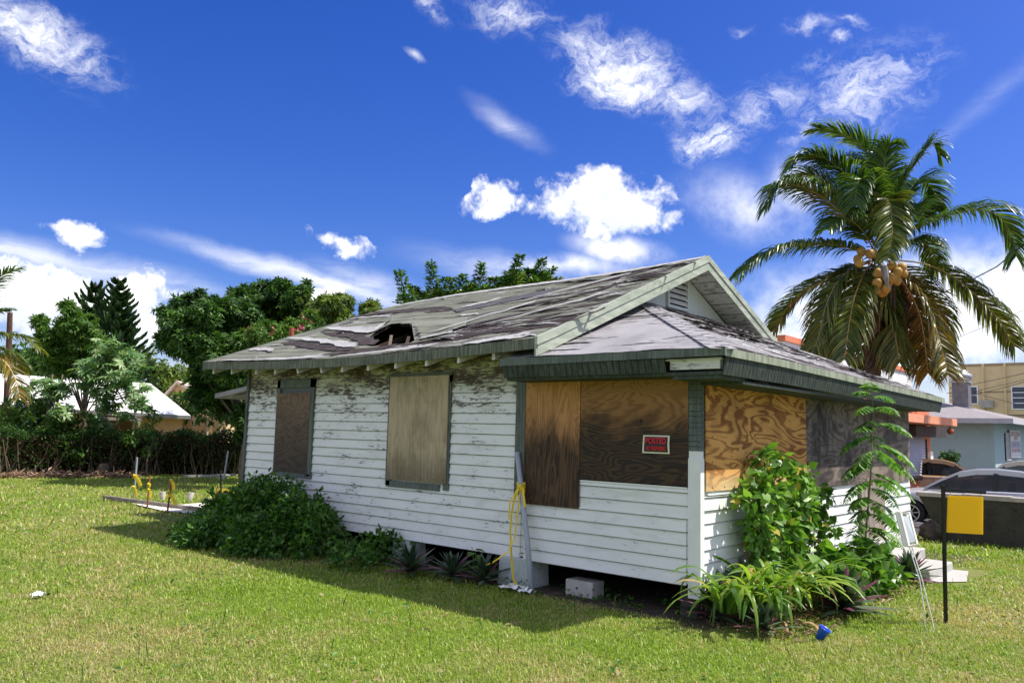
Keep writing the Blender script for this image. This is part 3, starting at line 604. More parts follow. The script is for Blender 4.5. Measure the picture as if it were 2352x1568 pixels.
while x<16.3:
    z=pz(x); mb.hexa([(x,PY+.035,z-.265),(x+.074,PY+.035,z-.265),(x+.074,PY+.055,z-.265),(x,PY+.055,z-.265),(x,PY-.005,z-.08),(x+.074,PY-.005,z-.08),(x+.074,PY+.015,z-.08),(x,PY+.015,z-.08)]); x+=.083
mb.build('eave_skirt',M['skirtgreen'],house,label='dark green vertical boards under the front eave')
mb=MB(); mb.box((7.63,3.78,2.66),(7.70,4.36,2.755)); mb.box((7.60,3.75,2.755),(7.68,4.40,2.775)); mb.build('eave_beam',M['soffit'],house,label='exposed peeling white beam end where the skirt is missing')
mb=MB(); mb.box((7.64,3.76,2.60),(X0+.02,6.7,2.635)); mb.box((X0,3.76,2.53),(16.3,Y0+.05,2.56)); mb.box((7.66,3.78,2.56),(X0+.1,4.35,2.60)); mb.build('porch_soffit',M['skirtgreen'],house)
# ---- corner boards and posts
mb=MB(); mb.box((X0-.04,Y1-.06,.30),(X0+.08,Y1+.03,2.99)); mb.box((X0-.055,Y1-.055,.3),(X0-.04,Y1-.035,2.99)); mb.build('corner_board',M['greentrim'],house,label='grey green rear corner board')
mb=MB(); mb.box((X0-.05,6.74,1.16),(X0+.05,6.90,2.62)); mb.build('corner_board',M['greentrim'],house,label='dark green board between main wall and porch')
mb=MB(); mb.box((X0-.035,Y0-.03,.22),(X0+.055,Y0+.12,1.72)); mb.box((X0-.025,Y0-.022,1.72),(X0+.05,Y0+.115,1.80)); post=mb.build('corner_post',M['postw'],house,label='white lower half of the porch corner post')
mb=MB(); z=1.80
while z<2.60:
    h=random.choice([.055,.08,.07]); 
    mb.hexa([(X0-.03,Y0-.028,z),(X0+.05,Y0-.028,z),(X0+.05,Y0+.12,z),(X0-.03,Y0+.12,z),(X0-.016,Y0-.018,z+h-.004),(X0+.05,Y0-.018,z+h-.004),(X0+.05,Y0+.12,z+h-.004),(X0-.016,Y0+.12,z+h-.004)]); z+=h
mb.build('corner_post',M['greentrim'],house,label='green shingled upper half of the porch corner post')
# ---- boarded openings
def panelx(ya,yb,z0,z1,m,off=.03,th=.012,lab=None,name='plywood_panel',par=None,warp=0.0):
    mb=MB(); n=6
    mb.grid(lambda a,b:(X0-off-th-warp*abs(a-.5)*b,ya+(yb-ya)*a,z0+(z1-z0)*b),n,n); mb.box((X0-off-th+.001,min(ya,yb)+.002,z0+.002),(X0-off+.0,max(ya,yb)-.002,z1-.002))
    for (a,b) in ((.06,.05),(.94,.05),(.06,.95),(.94,.95),(.5,.96),(.5,.04)): pass
    return mb.build(name,m,par or house,label=lab)
def panely(xa,xb,z0,z1,m,off=.03,th=.012,lab=None,name='plywood_panel'):
    mb=MB(); mb.box((xa,Y0-off-th,z0),(xb,Y0-off,z1)); return mb.build(name,m,house,label=lab)
mb=MB()
for a,b in (((11.36,1.14),(11.47,2.76)),((12.36,1.14),(12.45,2.76)),((11.36,2.62),(12.45,2.76)),((11.34,1.10),(12.47,1.17))): mb.box((X0-.055,a[0],a[1]),(X0-.005,b[0],b[1]))
w1=mb.build('window',M['greentrim'],house,label='narrow window with dark green frame, half uncovered at the top')
mb=MB(); mb.box((X0-.02,11.46,2.4),(X0-.012,12.37,2.63)); mb.build('insect_screen',plain('screen_mesh',(.10,.11,.12),.6,.2,60),w1)
panelx(11.45,12.42,1.18,2.53,M['ply_a'],off=.05,lab='dark weathered plywood over the narrow window',par=w1)
mb=MB()
for a,b in (((8.12,1.12),(8.22,2.74)),((9.36,1.12),(9.46,2.74)),((8.12,2.64),(9.46,2.79)),((8.3,1.10),(9.44,1.19))): mb.box((X0-.045,a[0],a[1]),(X0-.005,b[0],b[1]))
w2=mb.build('window',M['greentrim'],house,label='wide window wholly covered by a pale board')
panelx(8.15,9.41,1.21,2.74,M['ply_b'],off=.05,lab='pale tan plywood sheet nailed over the wide window',par=w2,warp=.02)
panelx(5.87,6.74,1.05,2.62,M['ply_c'],off=.028,lab='upright orange plywood strip blackened towards its foot')
panelx(4.395,5.865,1.40,2.64,M['ply_d'],off=.018,lab='large orange plywood sheet blackened on its lower half, behind the no trespassing notice')
panely(X0+.075,11.12,1.36,2.62,M['ply_e'],lab='orange plywood with swirling grain right of the corner post')
panely(11.125,13.70,1.29,2.60,M['ply_f'],lab='blackened plywood in the middle of the front wall')
panely(13.705,16.16,1.27,2.58,M['ply_g'],lab='grey stained plywood at the right end of the front wall',off=.028)
mb=MB(); mb.box((X0+.14,Y0-.03,1.315),(13.2,Y0+.01,1.355)); mb.build('trim_strip',M['side_front'],house)
mb=MB(); xs=[13.30,13.62,13.86,14.18,14.50]
for a,b in zip(xs[:-1],xs[1:]): mb.box((a+.006,Y0-.07-random.uniform(0,.012),.42),(b-.006,Y0-.02,1.27+random.uniform(-.02,.02)))
mb.build('door',M['board'],house,label='bare weathered vertical planks closing the front door above the steps')
# nail heads and rust runs along the board edges
mb=MB()
def nail(x,y,z,ax): mb.box((x-(.004 if ax==0 else .006),y-(.006 if ax==0 else .004),z-.006),(x+(.004 if ax==0 else .006),y+(.006 if ax==0 else .004),z+.006))
for (ya,yb,z0,z1,xx) in ((8.2,9.36,1.26,2.69,X0-.064),(5.91,6.70,1.09,2.58,X0-.042),(4.45,5.82,1.44,2.58,X0-.032),(11.5,12.37,1.22,2.49,X0-.064)):
    for z in np.arange(z0,z1,.28): nail(xx,ya,z,0); nail(xx,yb,z+.05,0)
    for y in np.arange(ya+.2,yb,.25): nail(xx,y,z0,0); nail(xx,y,z1-.02,0)
for (xa,xb,z0,z1) in ((X0+.22,11.06,1.4,2.56),(11.2,13.64,1.33,2.54),(13.76,16.1,1.31,2.54)):
    for z in np.arange(z0,z1,.28): nail(xa,Y0-.043,z,1); nail(xb,Y0-.043,z,1)
    for x in np.arange(xa+.3,xb,.35): nail(x,Y0-.043,z0,1)
mb.build('nails',plain('rusty_nails',(.05,.03,.02),.8,.3,9),house,kind='stuff')
# ---- piers
def pier(x0,x1,y0,y1,m=M['pierp'],z1=.36):
    mb=MB(); 
    def f(a,b,z): k=1+.06*(1-z/z1); return (x0+(x1-x0)*((a-.5)*k+.5),y0+(y1-y0)*((b-.5)*k+.5),z)
    mb.hexa([f(0,0,-.02),f(1,0,-.02),f(1,1,-.02),f(0,1,-.02),f(0,0,z1),f(1,0,z1),f(1,1,z1),f(0,1,z1)]); o=mb.build('pier',m,house); bv=o.modifiers.new('b','BEVEL'); bv.width=.015; bv.segments=2; return o
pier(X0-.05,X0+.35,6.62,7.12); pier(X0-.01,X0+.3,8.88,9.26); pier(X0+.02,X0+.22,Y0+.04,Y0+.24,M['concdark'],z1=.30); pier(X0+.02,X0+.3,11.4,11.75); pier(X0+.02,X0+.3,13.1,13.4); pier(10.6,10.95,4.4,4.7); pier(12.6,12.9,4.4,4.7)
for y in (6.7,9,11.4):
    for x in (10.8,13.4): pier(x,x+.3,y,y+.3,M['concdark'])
# ================================================================== notice on the plywood
sg=thing('posted_sign','small black and red POSTED NO TRESPASSING notice nailed to the blackened plywood','sign',on(1500,1042,0,8.08))
sx=X0-.036
def S(u,v,o=0): # u along the wall from left to right, v up; curled sheet
    y=4.965-u; return (sx-o-.012*math.sin(math.pi*v)*(1 if u>.17 else .3)+.006*u,y+.018*math.sin(math.pi*v)*(-1 if u>.0 else 1)*0+.012*(1-v)*(1 if u<.17 else 0),1.757+.205*v)
mb=MB(); mb.grid(lambda a,b:S(.345*a,b),9,7); mb.build('backing',plain('notice_border',(.72,.70,.52),.5,.06,9),sg)
mb=MB(); mb.grid(lambda a,b:S(.022+.30*a,.08+.84*b,.003),9,7); mb.build('panel',plain('notice_black',(.012,.012,.022),.4,.1,9),sg)
def text(body,size,M4,m,name,parent,sx_=1.0,sp=1.0,ext=0.0,bold=0.0):
    cu=bpy.data.curves.new(name,'FONT'); cu.body=body; cu.size=size; cu.align_x='CENTER'; cu.align_y='CENTER'; cu.space_character=sp; cu.offset=bold; cu.extrude=ext
    t=bpy.data.objects.new('tmp',cu); COL.objects.link(t); bpy.context.view_layer.update()
    me=bpy.data.meshes.new_from_object(t.evaluated_get(bpy.context.evaluated_depsgraph_get())); bpy.data.objects.remove(t)
    b=np.array(parent['_w'])
    me.transform(Matrix.Diagonal((sx_,1,1,1))); me.transform(M4); me.transform(Matrix.Translation(-Vector(b)))
    me.materials.clear(); me.materials.append(m); o=bpy.data.objects.new(name,me); COL.objects.link(o); o.parent=parent; setw(o,b); return o
def fmat(o,ux,uy): # placement matrix: origin, x axis, y axis
    ux=Vector(ux).normalized(); uy=Vector(uy).normalized(); uz=ux.cross(uy); return Matrix(((ux.x,uy.x,uz.x,o[0]),(ux.y,uy.y,uz.y,o[1]),(ux.z,uy.z,uz.z,o[2]),(0,0,0,1)))
red=plain('notice_red',(.62,.015,.02),.45,.05,9)
text('POSTED',.093,fmat((sx-.0195,4.79,1.757+.205*.68),(0,-1,0),(0,0,1)),red,'lettering',sg,.80,1.0,0,.0028)
text('NO TRESPASSING',.066,fmat((sx-.0185,4.79,1.757+.205*.27),(0,-1,0),(0,0,1)),red,'lettering',sg,.50,1.0,0,.0016)
# ================================================================== loose things round the house
st=thing('concrete_steps','worn concrete steps of three treads below the planked front door','steps',(14.4,3.7,0))
for (y0,y1,z0,z1,xa,xb) in ((Y0-.06,3.96,0,.42,13.35,14.66),(3.958,3.58,0,.28,13.1,14.42),(3.578,3.14,0,.14,12.85,14.2)):
    mb=MB(); mb.box((xa,y1,z0-.02),(xb,y0,z1)); o=mb.build('step',M['conc'],st); bv=o.modifiers.new('b','BEVEL'); bv.width=.02; bv.segments=2
mb=MB(); mb.add([(12.7,3.12,.012),(14.25,3.25,.012),(14.3,2.95,.012),(13.2,2.75,.012)],[(0,3,2,1)]); struct(mb.build('path',M['conc']))
mb=MB(); mb.tube([(7.90,6.42,0.0),(7.95,6.55,.6),(8.035,6.83,1.70)],[.036,.035,.034],12)
tag(mb.build('metal_pipe',M['pipe'],smooth=True),'grey steel pipe leaning against the long wall beside the porch','pipe')
mb=MB(); 
for k in range(5): mb.tube([np.array([8.0,6.72,1.24])+np.array([.045*math.cos(a)*(-1 if 0 else 1),.05*math.sin(a),.02*k+.02*math.sin(2*a+k)-.02]) for a in np.linspace(0,6.3,13)],.011,5)
def strip(mb,pts,w_,side=(.3,.9,0)): mb.ribbon([np.array(p,float) for p in pts],w_,side,.06)
strip(mb,[(7.96,6.72,1.28),(7.92,6.78,1.0),(7.93,6.82,.7),(7.90,6.76,.4),(7.88,6.70,.12),(7.86,6.62,.05)],.05)
strip(mb,[(7.97,6.70,1.26),(7.93,6.70,.95),(7.90,6.72,.62),(7.86,6.80,.45),(7.80,7.0,.30),(7.78,7.08,.27)],.035)
strip(mb,[(7.97,6.66,1.25),(7.93,6.60,1.1),(7.92,6.58,1.02)],.05); strip(mb,[(7.97,6.74,1.25),(7.91,6.82,1.05),(7.92,6.84,.85)],.04)
tag(mb.build('caution_tape',M['tape']),'yellow caution tape knotted round the leaning grey pipe and hanging down','tape')
mb=MB()
for (a,b,c,s) in ((7.86,6.5,.03,.12),(7.80,6.66,.04,.16),(7.78,6.40,.03,.11)):
    mb.grid(lambda u,v:(a+(u-.5)*s*1.5,b+(v-.5)*s*1.6,c+.05*mnoise.noise((u*3+a*9,v*3,2))+.02),6,6)
tag(mb.build('plastic_scrap',M['whitep']),'crumpled white plastic scraps at the foot of the leaning pipe','litter')
mb=MB(); a=gr(1300,1367);b=gr(1372,1372); mb.box((a[0]+.05,b[1]-.02,0),(a[0]+.30,a[1]+.05,.19)); o=mb.build('concrete_block',M['conc']); bv=o.modifiers.new('b','BEVEL'); bv.width=.012; bv.segments=2; tag(o,'pale concrete block lying under the edge of the porch','block')
mb=MB(); c=gr(1888,1472); ax=UH*.45-VH*.25+np.array([0,0,.85]); ax/=np.linalg.norm(ax); s1=np.cross(ax,[0,0,1]); s1/=np.linalg.norm(s1); s2=np.cross(s1,ax)
rings=[(.0,.001),(.0,.038),(.12,.056),(.124,.061),(.128,.057),(.12,.053),(.01,.036),(.01,.001)]; vs=[]
for (l,r) in rings:
    for k in range(24):
        t=2*math.pi*k/24; vs.append(c+np.array([0,0,.07])+ax*(l-.06)+(s1*math.cos(t)+s2*math.sin(t))*r)
mb.add(vs,[(i*24+k,i*24+(k+1)%24,(i+1)*24+(k+1)%24,(i+1)*24+k) for i in range(7) for k in range(24)])
tag(mb.build('plastic_cup',M['blue'],smooth=True),'blue plastic cup lying tipped over on the lawn','cup')
c=gr(85,1376); mb=MB(); mb.grid(lambda u,v:(c[0]+(u-.5)*.13,c[1]+(v-.5)*.12,.03+.06*mnoise.noise((u*4,v*4,2))+.03),8,8); tag(mb.build('paper_scrap',M['whitep']),'crumpled white paper scrap lying alone on the left lawn','litter')
# yard sign with blank yellow panel
d0=8.84; base=gr(2173,1430); F=lambda px,py,dd=0: at(px,py,d0+dd)
ys=thing('yard_sign','blank yellow panel hanging from a black metal post on the front lawn','sign',base)
mb=MB(); p0=F(2172.5,1432); p1=F(2166,1113); mb.beam(p0,p1,.032,.032,tuple(VH)); mb.build('post',M['black'],ys)
mb=MB(); q0=F(2168,1125);q1=F(2264,1131); mb.beam(q0,q1,.020,.034); mb.build('arm',M['black'],ys)
mb=MB(); A=[F(2178,1137),F(2258.5,1140.5),F(2258,1227),F(2175,1222)]; th=VH*.012
mb.hexa([A[3],A[2],A[2]+th,A[3]+th,A[0],A[1],A[1]+th,A[0]+th]); mb.build('panel',M['yellow'],ys)
for px in (2183,2253): mb=MB(); mb.beam(F(px,1128),F(px,1138),.008,.008,tuple(VH)); mb.build('hook',M['whitep'],ys)
# leaning brochure box on a wire stake
d1=(gr(2138,1450)-CAM)@CF; B=lambda px,py,dd=0: at(px,py,d1+dd)
bb=thing('brochure_box','white framed brochure box leaning on a thin wire stake','sign',gr(2138,1450))
TL,TR,BR,BL=B(2064,1178,.35),B(2080,1178,.40),B(2108,1252,.18),B(2085,1258,.12)
TR=B(2082,1180,.30);
mb=MB(); off=np.array([-.035,-.01,.01])
def bar(a,b,w_=.018): mb.beam(a,b,w_,w_)
C4=[B(2069,1177,.30),B(2089,1179,.30),B(2107,1250,.10),B(2088,1254,.10)]
C4b=[p+(-UH*.035)+VH*.03 for p in C4]
for i in range(4): bar(C4[i],C4[(i+1)%4]); bar(C4b[i],C4b[(i+1)%4]); bar(C4[i],C4b[i])
mb.add([C4[0],C4[3],C4b[3],C4b[0]],[(0,1,2,3)]); mb.add([C4[0],C4[1],C4b[1],C4b[0]],[(0,1,2,3)]); mb.add(C4b,[(0,1,2,3)])
mb.build('frame',plain('cream_plastic',(.78,.76,.66),.5,.06,9),bb)
mb=MB(); k=[C4[0]*.9+C4[2]*.1,C4[1]*.9+C4[3]*.1,C4[2]*.9+C4[0]*.1,C4[3]*.9+C4[1]*.1]; mb.add([p-VH*.004 for p in k],[(0,1,2,3)]); mb.build('window',glass('clear_plastic',(.50,.54,.56),.15),bb)
mb=MB(); wr=.0055
mb.tube([B(2088,1254,.1),B(2112,1330,.06),B(2123,1400,.03),B(2121,1412,.03),B(2126,1440,.02),B(2130,1452,0),B(2146,1446,0),B(2140,1418,.02),B(2133,1392,.04),B(2128,1372,.05),B(2118,1330,.07),B(2094,1254,.11)],wr,6); mb.beam(B(2122,1369,.05),B(2128,1367,.05),.008,.008); mb.build('stake',M['whitep'],bb)

# ================================================================== grass
def rejected(x,y):
    r=(x>X0-.25)&(x<X1+.4)&(y>Y0-.1)&(y<Y1+2.4)
    r|=(x>12.7)&(x<14.7)&(y>2.7)&(y<4.3)
    r|=(x>19.1)&(y<14)
    return r
def blades(n,r0,r1,h,wd,seed,tilt=.75):
    g_=np.random.default_rng(seed); ang=YAW+g_.uniform(-.95,.95,n); u=g_.random(n); r=np.sqrt(r0*r0+(r1*r1-r0*r0)*u)
    x=np.cos(ang)*r; y=np.sin(ang)*r; k=~rejected(x,y); 
    # beds are thin
    sh=(x>7.0)&(x<8.1)&(y>4.6)&(y<13)
    k&=~((x>X0-.5)&(y>3.45)&(x<13)&(y<4.3)&(g_.random(n)<.9)); x=x[k];y=y[k];m=len(x)
    az=g_.uniform(0,2*math.pi,m); t=np.abs(g_.normal(0,1,m))*.45+tilt*g_.random(m)*1.25; H=h*g_.uniform(.45,1.25,m)
    # uneven lawn: taller and thinner patches
    f=np.array([mnoise.noise((a*.8,b*.8,3)) for a,b in zip(x,y)]); H*=1+.45*f
    dx=np.cos(az)*np.sin(t);dy=np.sin(az)*np.sin(t);dz=np.cos(t); sx=-np.sin(az);sy=np.cos(az); W=wd*g_.uniform(.6,1.3,m)
    P=np.stack([x,y,np.zeros(m)],1); D=np.stack([dx,dy,dz],1); S=np.stack([sx,sy,np.zeros(m)],1)
    v0=P-S*W[:,None]/2; v1=P+S*W[:,None]/2; mid=P+D*(H*.6)[:,None]; v2=mid+S*(W*.45)[:,None]; v3=P+D*H[:,None]; v3[:,2]-=H*.22*np.sin(t); v3[:,:2]+=(D[:,:2]*(H*.18)[:,None]); v3[:,2]=np.maximum(v3[:,2],.004)
    v2b=mid-S*(W*.45)[:,None]
    V=np.stack([v0,v1,v2,v2b,v3],1).reshape(-1,3); b=np.arange(m)[:,None]*5
    F=np.concatenate([b+np.array([[0,1,2]]),b+np.array([[0,2,3]]),b+np.array([[3,2,4]])],0); return V,F
def grassmat():
    m,g=mat('grass_blades'); p=g.pos(); r=g.isl(); n=g.noise(p,.42,5,.6); n2=g.noise(p,2.6,5,.65)
    gr_=g.mix(r,(.105,.195,.014,1),(.34,.455,.05,1))
    f=g.m('ADD',g.m('ADD',g.m('MULTIPLY',n,.62),g.m('MULTIPLY',n2,.38)),g.m('MULTIPLY',g.m('SUBTRACT',g.m('FRACT',g.m('MULTIPLY',r,19.3)),.5),.18))
    dry=g.step(f,.45,.65,0,.88); tan=g.mix(g.m('FRACT',g.m('MULTIPLY',r,7.1)),(.40,.30,.14,1),(.62,.49,.28,1))
    # bare worn spot at the foot of the sign
    c=gr(2250,1420); ds_=g.v('LENGTH',g.scale(g.v('SUBTRACT',p,tuple(c)),(1,1,0))); dry=g.m('MAXIMUM',dry,g.m('MULTIPLY',g.step(ds_,.35,1.3,.95,0),g.step(n2,.3,.6,.3,1)))
    col=g.mix(dry,gr_,tan); b=bsdf(g,col,.42,spec=.35); t=g.n('ShaderNodeBsdfTranslucent'); g.L.new(g.mix(1.0,col,(1.35,1.5,.55,1),'MULTIPLY'),t.inputs[0])
    mx=g.n('ShaderNodeMixShader',i_0=.35); g.L.new(b,mx.inputs[1]); g.L.new(t.outputs[0],mx.inputs[2]); fin(g,mx.outputs[0]); return m
GV,GF=cat([blades(350000,4.5,10.5,.050,.0068,1),blades(235000,10.2,17,.060,.011,2),blades(175000,16.5,34,.085,.026,3)])
o=npmesh('grass',GV,GF,grassmat()); o['kind']='stuff'
# ================================================================== plants by the house
M['lily']=leafmat('lily_leaf',((.045,.12,.012),(.13,.25,.025),(.36,.46,.07),(.50,.36,.15),.08),.40,.35,2,.5)
M['rhoeo']=leafmat('rhoeo_leaf',((.018,.045,.025),(.05,.085,.045),(.15,.19,.12),(.15,.05,.08),.28),.12,.35,3,.55)
M['vine']=leafmat('vine_leaf',((.05,.13,.015),(.11,.24,.028),(.22,.38,.06),(.42,.35,.05),.03),.32,.42,2.5,.5)
M['creep']=leafmat('creeper_leaf',((.02,.07,.008),(.05,.14,.015),(.12,.25,.03)),.32,.45,3,.4)
M['sap']=leafmat('sapling_leaf',((.05,.15,.015),(.10,.24,.03),(.20,.36,.05)),.35,.42,2,.45)
M['stem']=plain('green_stem',(.10,.13,.04),.7,.2,9)
def strapclump(mb,c,n,L,w_,rng,up=(.5,1.1),droop=1.0,R0=.12):
    for _ in range(n):
        az=rng.uniform(0,2*math.pi); l=L*rng.uniform(.55,1.15); e=rng.uniform(*up); r0=rng.uniform(0,R0)
        d=np.array([math.cos(az),math.sin(az),0]); p=np.array(c,float)+d*r0; pts=[]; a=e; ns=9; kink=rng.integers(3,7) if rng.random()<.35 else 99
        for i in range(ns+1):
            pts.append(p.copy()); p=p+(d*math.cos(a)+np.array([0,0,math.sin(a)]))*l/ns; a-=droop*rng.uniform(.15,.33)*(1.0 if i<kink else 1.6); 
            if i==kink: a-=.7
            a=max(a,-1.5); p[2]=max(p[2],.02)
        tw=rng.normal(0,.35); side=np.array([-math.sin(az),math.cos(az),tw])
        mb.ribbon(pts,lambda t,W=w_*rng.uniform(.7,1.2): W*(.55+1.0*t if t<.4 else (.95 if t<.55 else .95*(1-((t-.55)/.45)**2.2)))+.002,side,.12)
rg=np.random.default_rng(3)
lil=[(8.30,3.72),(8.62,3.62),(8.95,3.60),(9.2,3.75),(8.45,3.95),(8.85,3.95),(9.4,3.55),(8.1,3.95)]
L_=thing('spider_lily','large clump of arching yellow green strap leaves at the porch corner','plant',(8.7,3.75,0))
for i,c in enumerate(lil):
    mb=MB(); strapclump(mb,(c[0],c[1],.15),27,.92,.055,rg,(.95,1.5),.90); mb.build('leaf_fan',M['lily'],L_,True)
mb=MB(); strapclump(mb,(8.6,3.62,.05),26,.5,.03,rg,(.1,.8),1.6,.35); strapclump(mb,(9.1,3.6,.05),12,.45,.03,rg,(.1,.8),1.6,.35); mb.build('dead_leaves',plain('dead_leaf',(.36,.22,.11),.8,.35,9),L_)
L2=thing('spider_lily','loose clump of arching yellow green strap leaves between the vine mound and the leafy shrub','plant',(10.8,3.7,0))
for c in ((10.4,3.75),(10.9,3.6),(11.3,3.75),(11.7,3.45),(10.6,4.0)):
    mb=MB(); strapclump(mb,(c[0],c[1],.12),14,.75,.045,rg,(.6,1.3)); mb.build('leaf_fan',M['lily'],L2,True)
def rosette(c,R_,n,lab,grp='purple and green spear leaved plants',lean=0):
    mb=MB(); 
    for k in range(n):
        az=k*2.4+rg.uniform(-.3,.3); f=k/n; e=1.45-1.35*f+rg.uniform(-.12,.12); l=R_*rg.uniform(.8,1.15)*(.6+.5*f); d=np.array([math.cos(az),math.sin(az),0]); p=np.array([c[0],c[1],.06+.22*R_*(1-f)]); pts=[]; a=e
        for i in range(6): pts.append(p.copy()); p=p+(d*math.cos(a)+np.array([0,0,math.sin(a)]))*l/5; a-=.09; p[2]=max(p[2],.015)
        mb.ribbon(pts,lambda t,W=R_*.17: W*(.75+.5*t if t<.4 else .95*max(0,1-((t-.4)/.6)**1.7))+.003,np.array([-math.sin(az),math.cos(az),0]),.22)
    return tag(mb.build('oyster_plant',M['rhoeo'],None,True),lab,'plant',grp)
for (c,r_,n,lab) in [((7.55,8.25),.48,34,'dark green spear leaved plant beside the narrow pale pier, leftmost of its row'),((7.72,7.62),.42,30,'dark spear leaved plant in the middle between the two painted piers'),((7.80,7.12),.42,28,'purple spear leaved plant just left of the big painted pier'),
   (tuple(gr(1640,1425)[:2]),.46,34,'purple spear leaved plant tucked under the lily at the porch corner post'),(tuple(gr(1760,1462)[:2]),.34,26,'dark spear leaved plant in front of the lily clump on its left'),(tuple(gr(1935,1412)[:2]),.62,54,'largest purple spear leaved plant, right of the lily clump'),((10.0,3.85),.48,34,'spear leaved plant behind the largest one, before the leafy shrub'),
   ((12.45,3.30),.50,32,'red tinged spear leaved plant beside the lowest concrete step'),((12.0,3.75),.46,28,'upright spear leaved plant left of the concrete steps against the wall')]: rosette(c,r_,n,lab)
def bush(name,label,cat_,clumps,leafT,leafm,size,n,base,trunks,zb=.6,group=None,seed=1,parts=('foliage','stem'),shell=.55,flat=None,stemm='stem',rad=.012,down=.3):
    """clumps: list of (centre xyz, (rx,ry,rz)); leaves fill each clump, denser towards its skin"""
    rr=np.random.default_rng(seed); t=thing(name,label,cat_,base,group); PP=[];NN=[]
    vol=np.array([a*b*c for _,(a,b,c) in clumps])**.72; vol/=vol.sum()
    for (c,r3),q in zip(clumps,vol):
        m=max(8,int(n*q)); d=rr.normal(size=(m,3)); d/=np.linalg.norm(d,axis=1,keepdims=True); rad_=shell+(1.08-shell)*rr.random((m,1))**.8
        wob=1+.28*np.array([mnoise.noise((a*2.2+c[0]*3,b*2.2+c[1],e*2.2)) for a,b,e in d])[:,None]
        PP.append(np.array(c)+d*rad_*wob*np.array(r3)); NN.append(d)
    P=np.concatenate(PP); D=np.concatenate(NN); k=P[:,2]>.02; P=P[k];D=D[k]; m=len(P)
    X=D+rr.normal(size=(m,3))*.7; X[:,2]-=down; Nn=D*.5+rr.normal(size=(m,3))*.55; Nn[:,2]+=zb
    V,F=scatter(leafT[0],leafT[1],P,X,Nn,size*rr.uniform(.55,1.25,m)); npmesh(parts[0],V,F,leafm,t)
    mb=MB()
    for (c,r3) in clumps:
        b=trunks[int(rr.integers(len(trunks)))]; c=np.array(c); mid=(np.array(b)+c)/2+rr.normal(size=3)*.12*np.linalg.norm(c-np.array(b))*.5
        mb.tube([b,mid,c,c+np.array([0,0,r3[2]*.5])],[rad,rad*.75,rad*.5,rad*.25],6)
    mb.build(parts[1],M[stemm] if stemm in M else stemm,t); return t
YP=3.98
def cl(px,py,r,y=YP,k=1.0,dy=.15):
    p=on(px,py,1,y); s=(p-CAM)@CF/FPX; return (p,(r*s*k,dy*k if dy else r*s,r*s*k))
bush('leafy_shrub','tall leafy shrub with heart shaped leaves in front of the swirling orange plywood','shrub',
 [cl(1762,1062,32),cl(1790,1095,52),cl(1740,1125,42),cl(1840,1110,48),cl(1880,1145,36),cl(1760,1165,62),cl(1835,1175,58),cl(1885,1185,20),cl(1740,1210,44),cl(1800,1235,70),cl(1860,1250,48),cl(1750,1265,48),cl(1800,1295,62),cl(1905,1215,16),cl(1715,1150,18)],
 HEART,M['vine'],.108,1750,on(1800,1320,1,YP)*np.array([1,1,0]),[on(1800,1340,1,YP)*np.array([1,1,0])+np.array([0,0,.02]),on(1780,1340,1,YP)*np.array([1,1,0])],seed=4)
def gl(px,py,r,y,h=.8): p=on(px,py,1,y); s=(p-CAM)@CF/FPX; return (p,(r*s,r*s*.6,r*s*h))
bush('vine_mound','low mound of broad heart shaped vine leaves left of the concrete steps','plant',
 [gl(1920,1290,42,3.5),gl(1975,1285,50,3.45),gl(2025,1290,42,3.5),gl(1950,1325,48,3.35,.7),gl(2005,1335,48,3.35,.7),gl(2050,1320,30,3.4),gl(1895,1315,30,3.4)],HEART,M['vine'],.15,620,on(1980,1360,1,3.4)*np.array([1,1,0]),[on(1980,1360,1,3.4)*np.array([1,1,0])],seed=9,shell=.7)
# sapling with feathery compound leaves
Ys=3.42; sp=thing('feathery_sapling','slender sapling with feathery compound leaves reaching the porch eave','tree',on(1986,1262,1,Ys)*np.array([1,1,0]))
tp=[on(x,y,1,Ys) for x,y in ((1986,1300),(1988,1230),(1994,1160),(2000,1090),(2003,1020),(2006,950),(2003,900))]
mb=MB(); mb.tube(tp,[.017,.015,.013,.010,.008,.006,.003],7); mb.build('trunk',plain('sapling_bark',(.20,.17,.11),.8,.2,20),sp)
LPINNA=([(0,0,0),(.35,-.19,.02),(1,0,-.05),(.35,.19,.02)],[(0,1,2),(0,2,3)])
def compound(root,d,l,drop,PP,XX,NN,SS,mbs,rr,npin=19,lf=.098):
    pts=[];p=np.array(root,float);a=np.array(d,float);a/=np.linalg.norm(a)
    for i in range(npin+2): pts.append(p.copy()); p=p+a*l/npin; a[2]-=drop/npin; a/=np.linalg.norm(a)
    mbs.tube([pts[0],pts[len(pts)//2],pts[-1]],[.004,.003,.0015],4)
    for i in range(2,npin+2):
        ax=pts[min(i+1,npin+1)]-pts[i-1]; ax/=np.linalg.norm(ax); sd=np.cross(ax,[0,0,1]); sd/=np.linalg.norm(sd)+1e-9
        t=i/(npin+1); s_=lf*(.55+1.1*math.sin(math.pi*min(1,t*.95+.08)))
        for q in (-1,1):
            PP.append(pts[i]);XX.append(sd*q+ax*.35-np.array([0,0,.45])+rr.normal(size=3)*.1);NN.append(np.array([0,0,1.0])+sd*q*.4+rr.normal(size=3)*.2);SS.append(s_)
rr=np.random.default_rng(12); PP,XX,NN,SS=[],[],[],[]; mbs=MB()
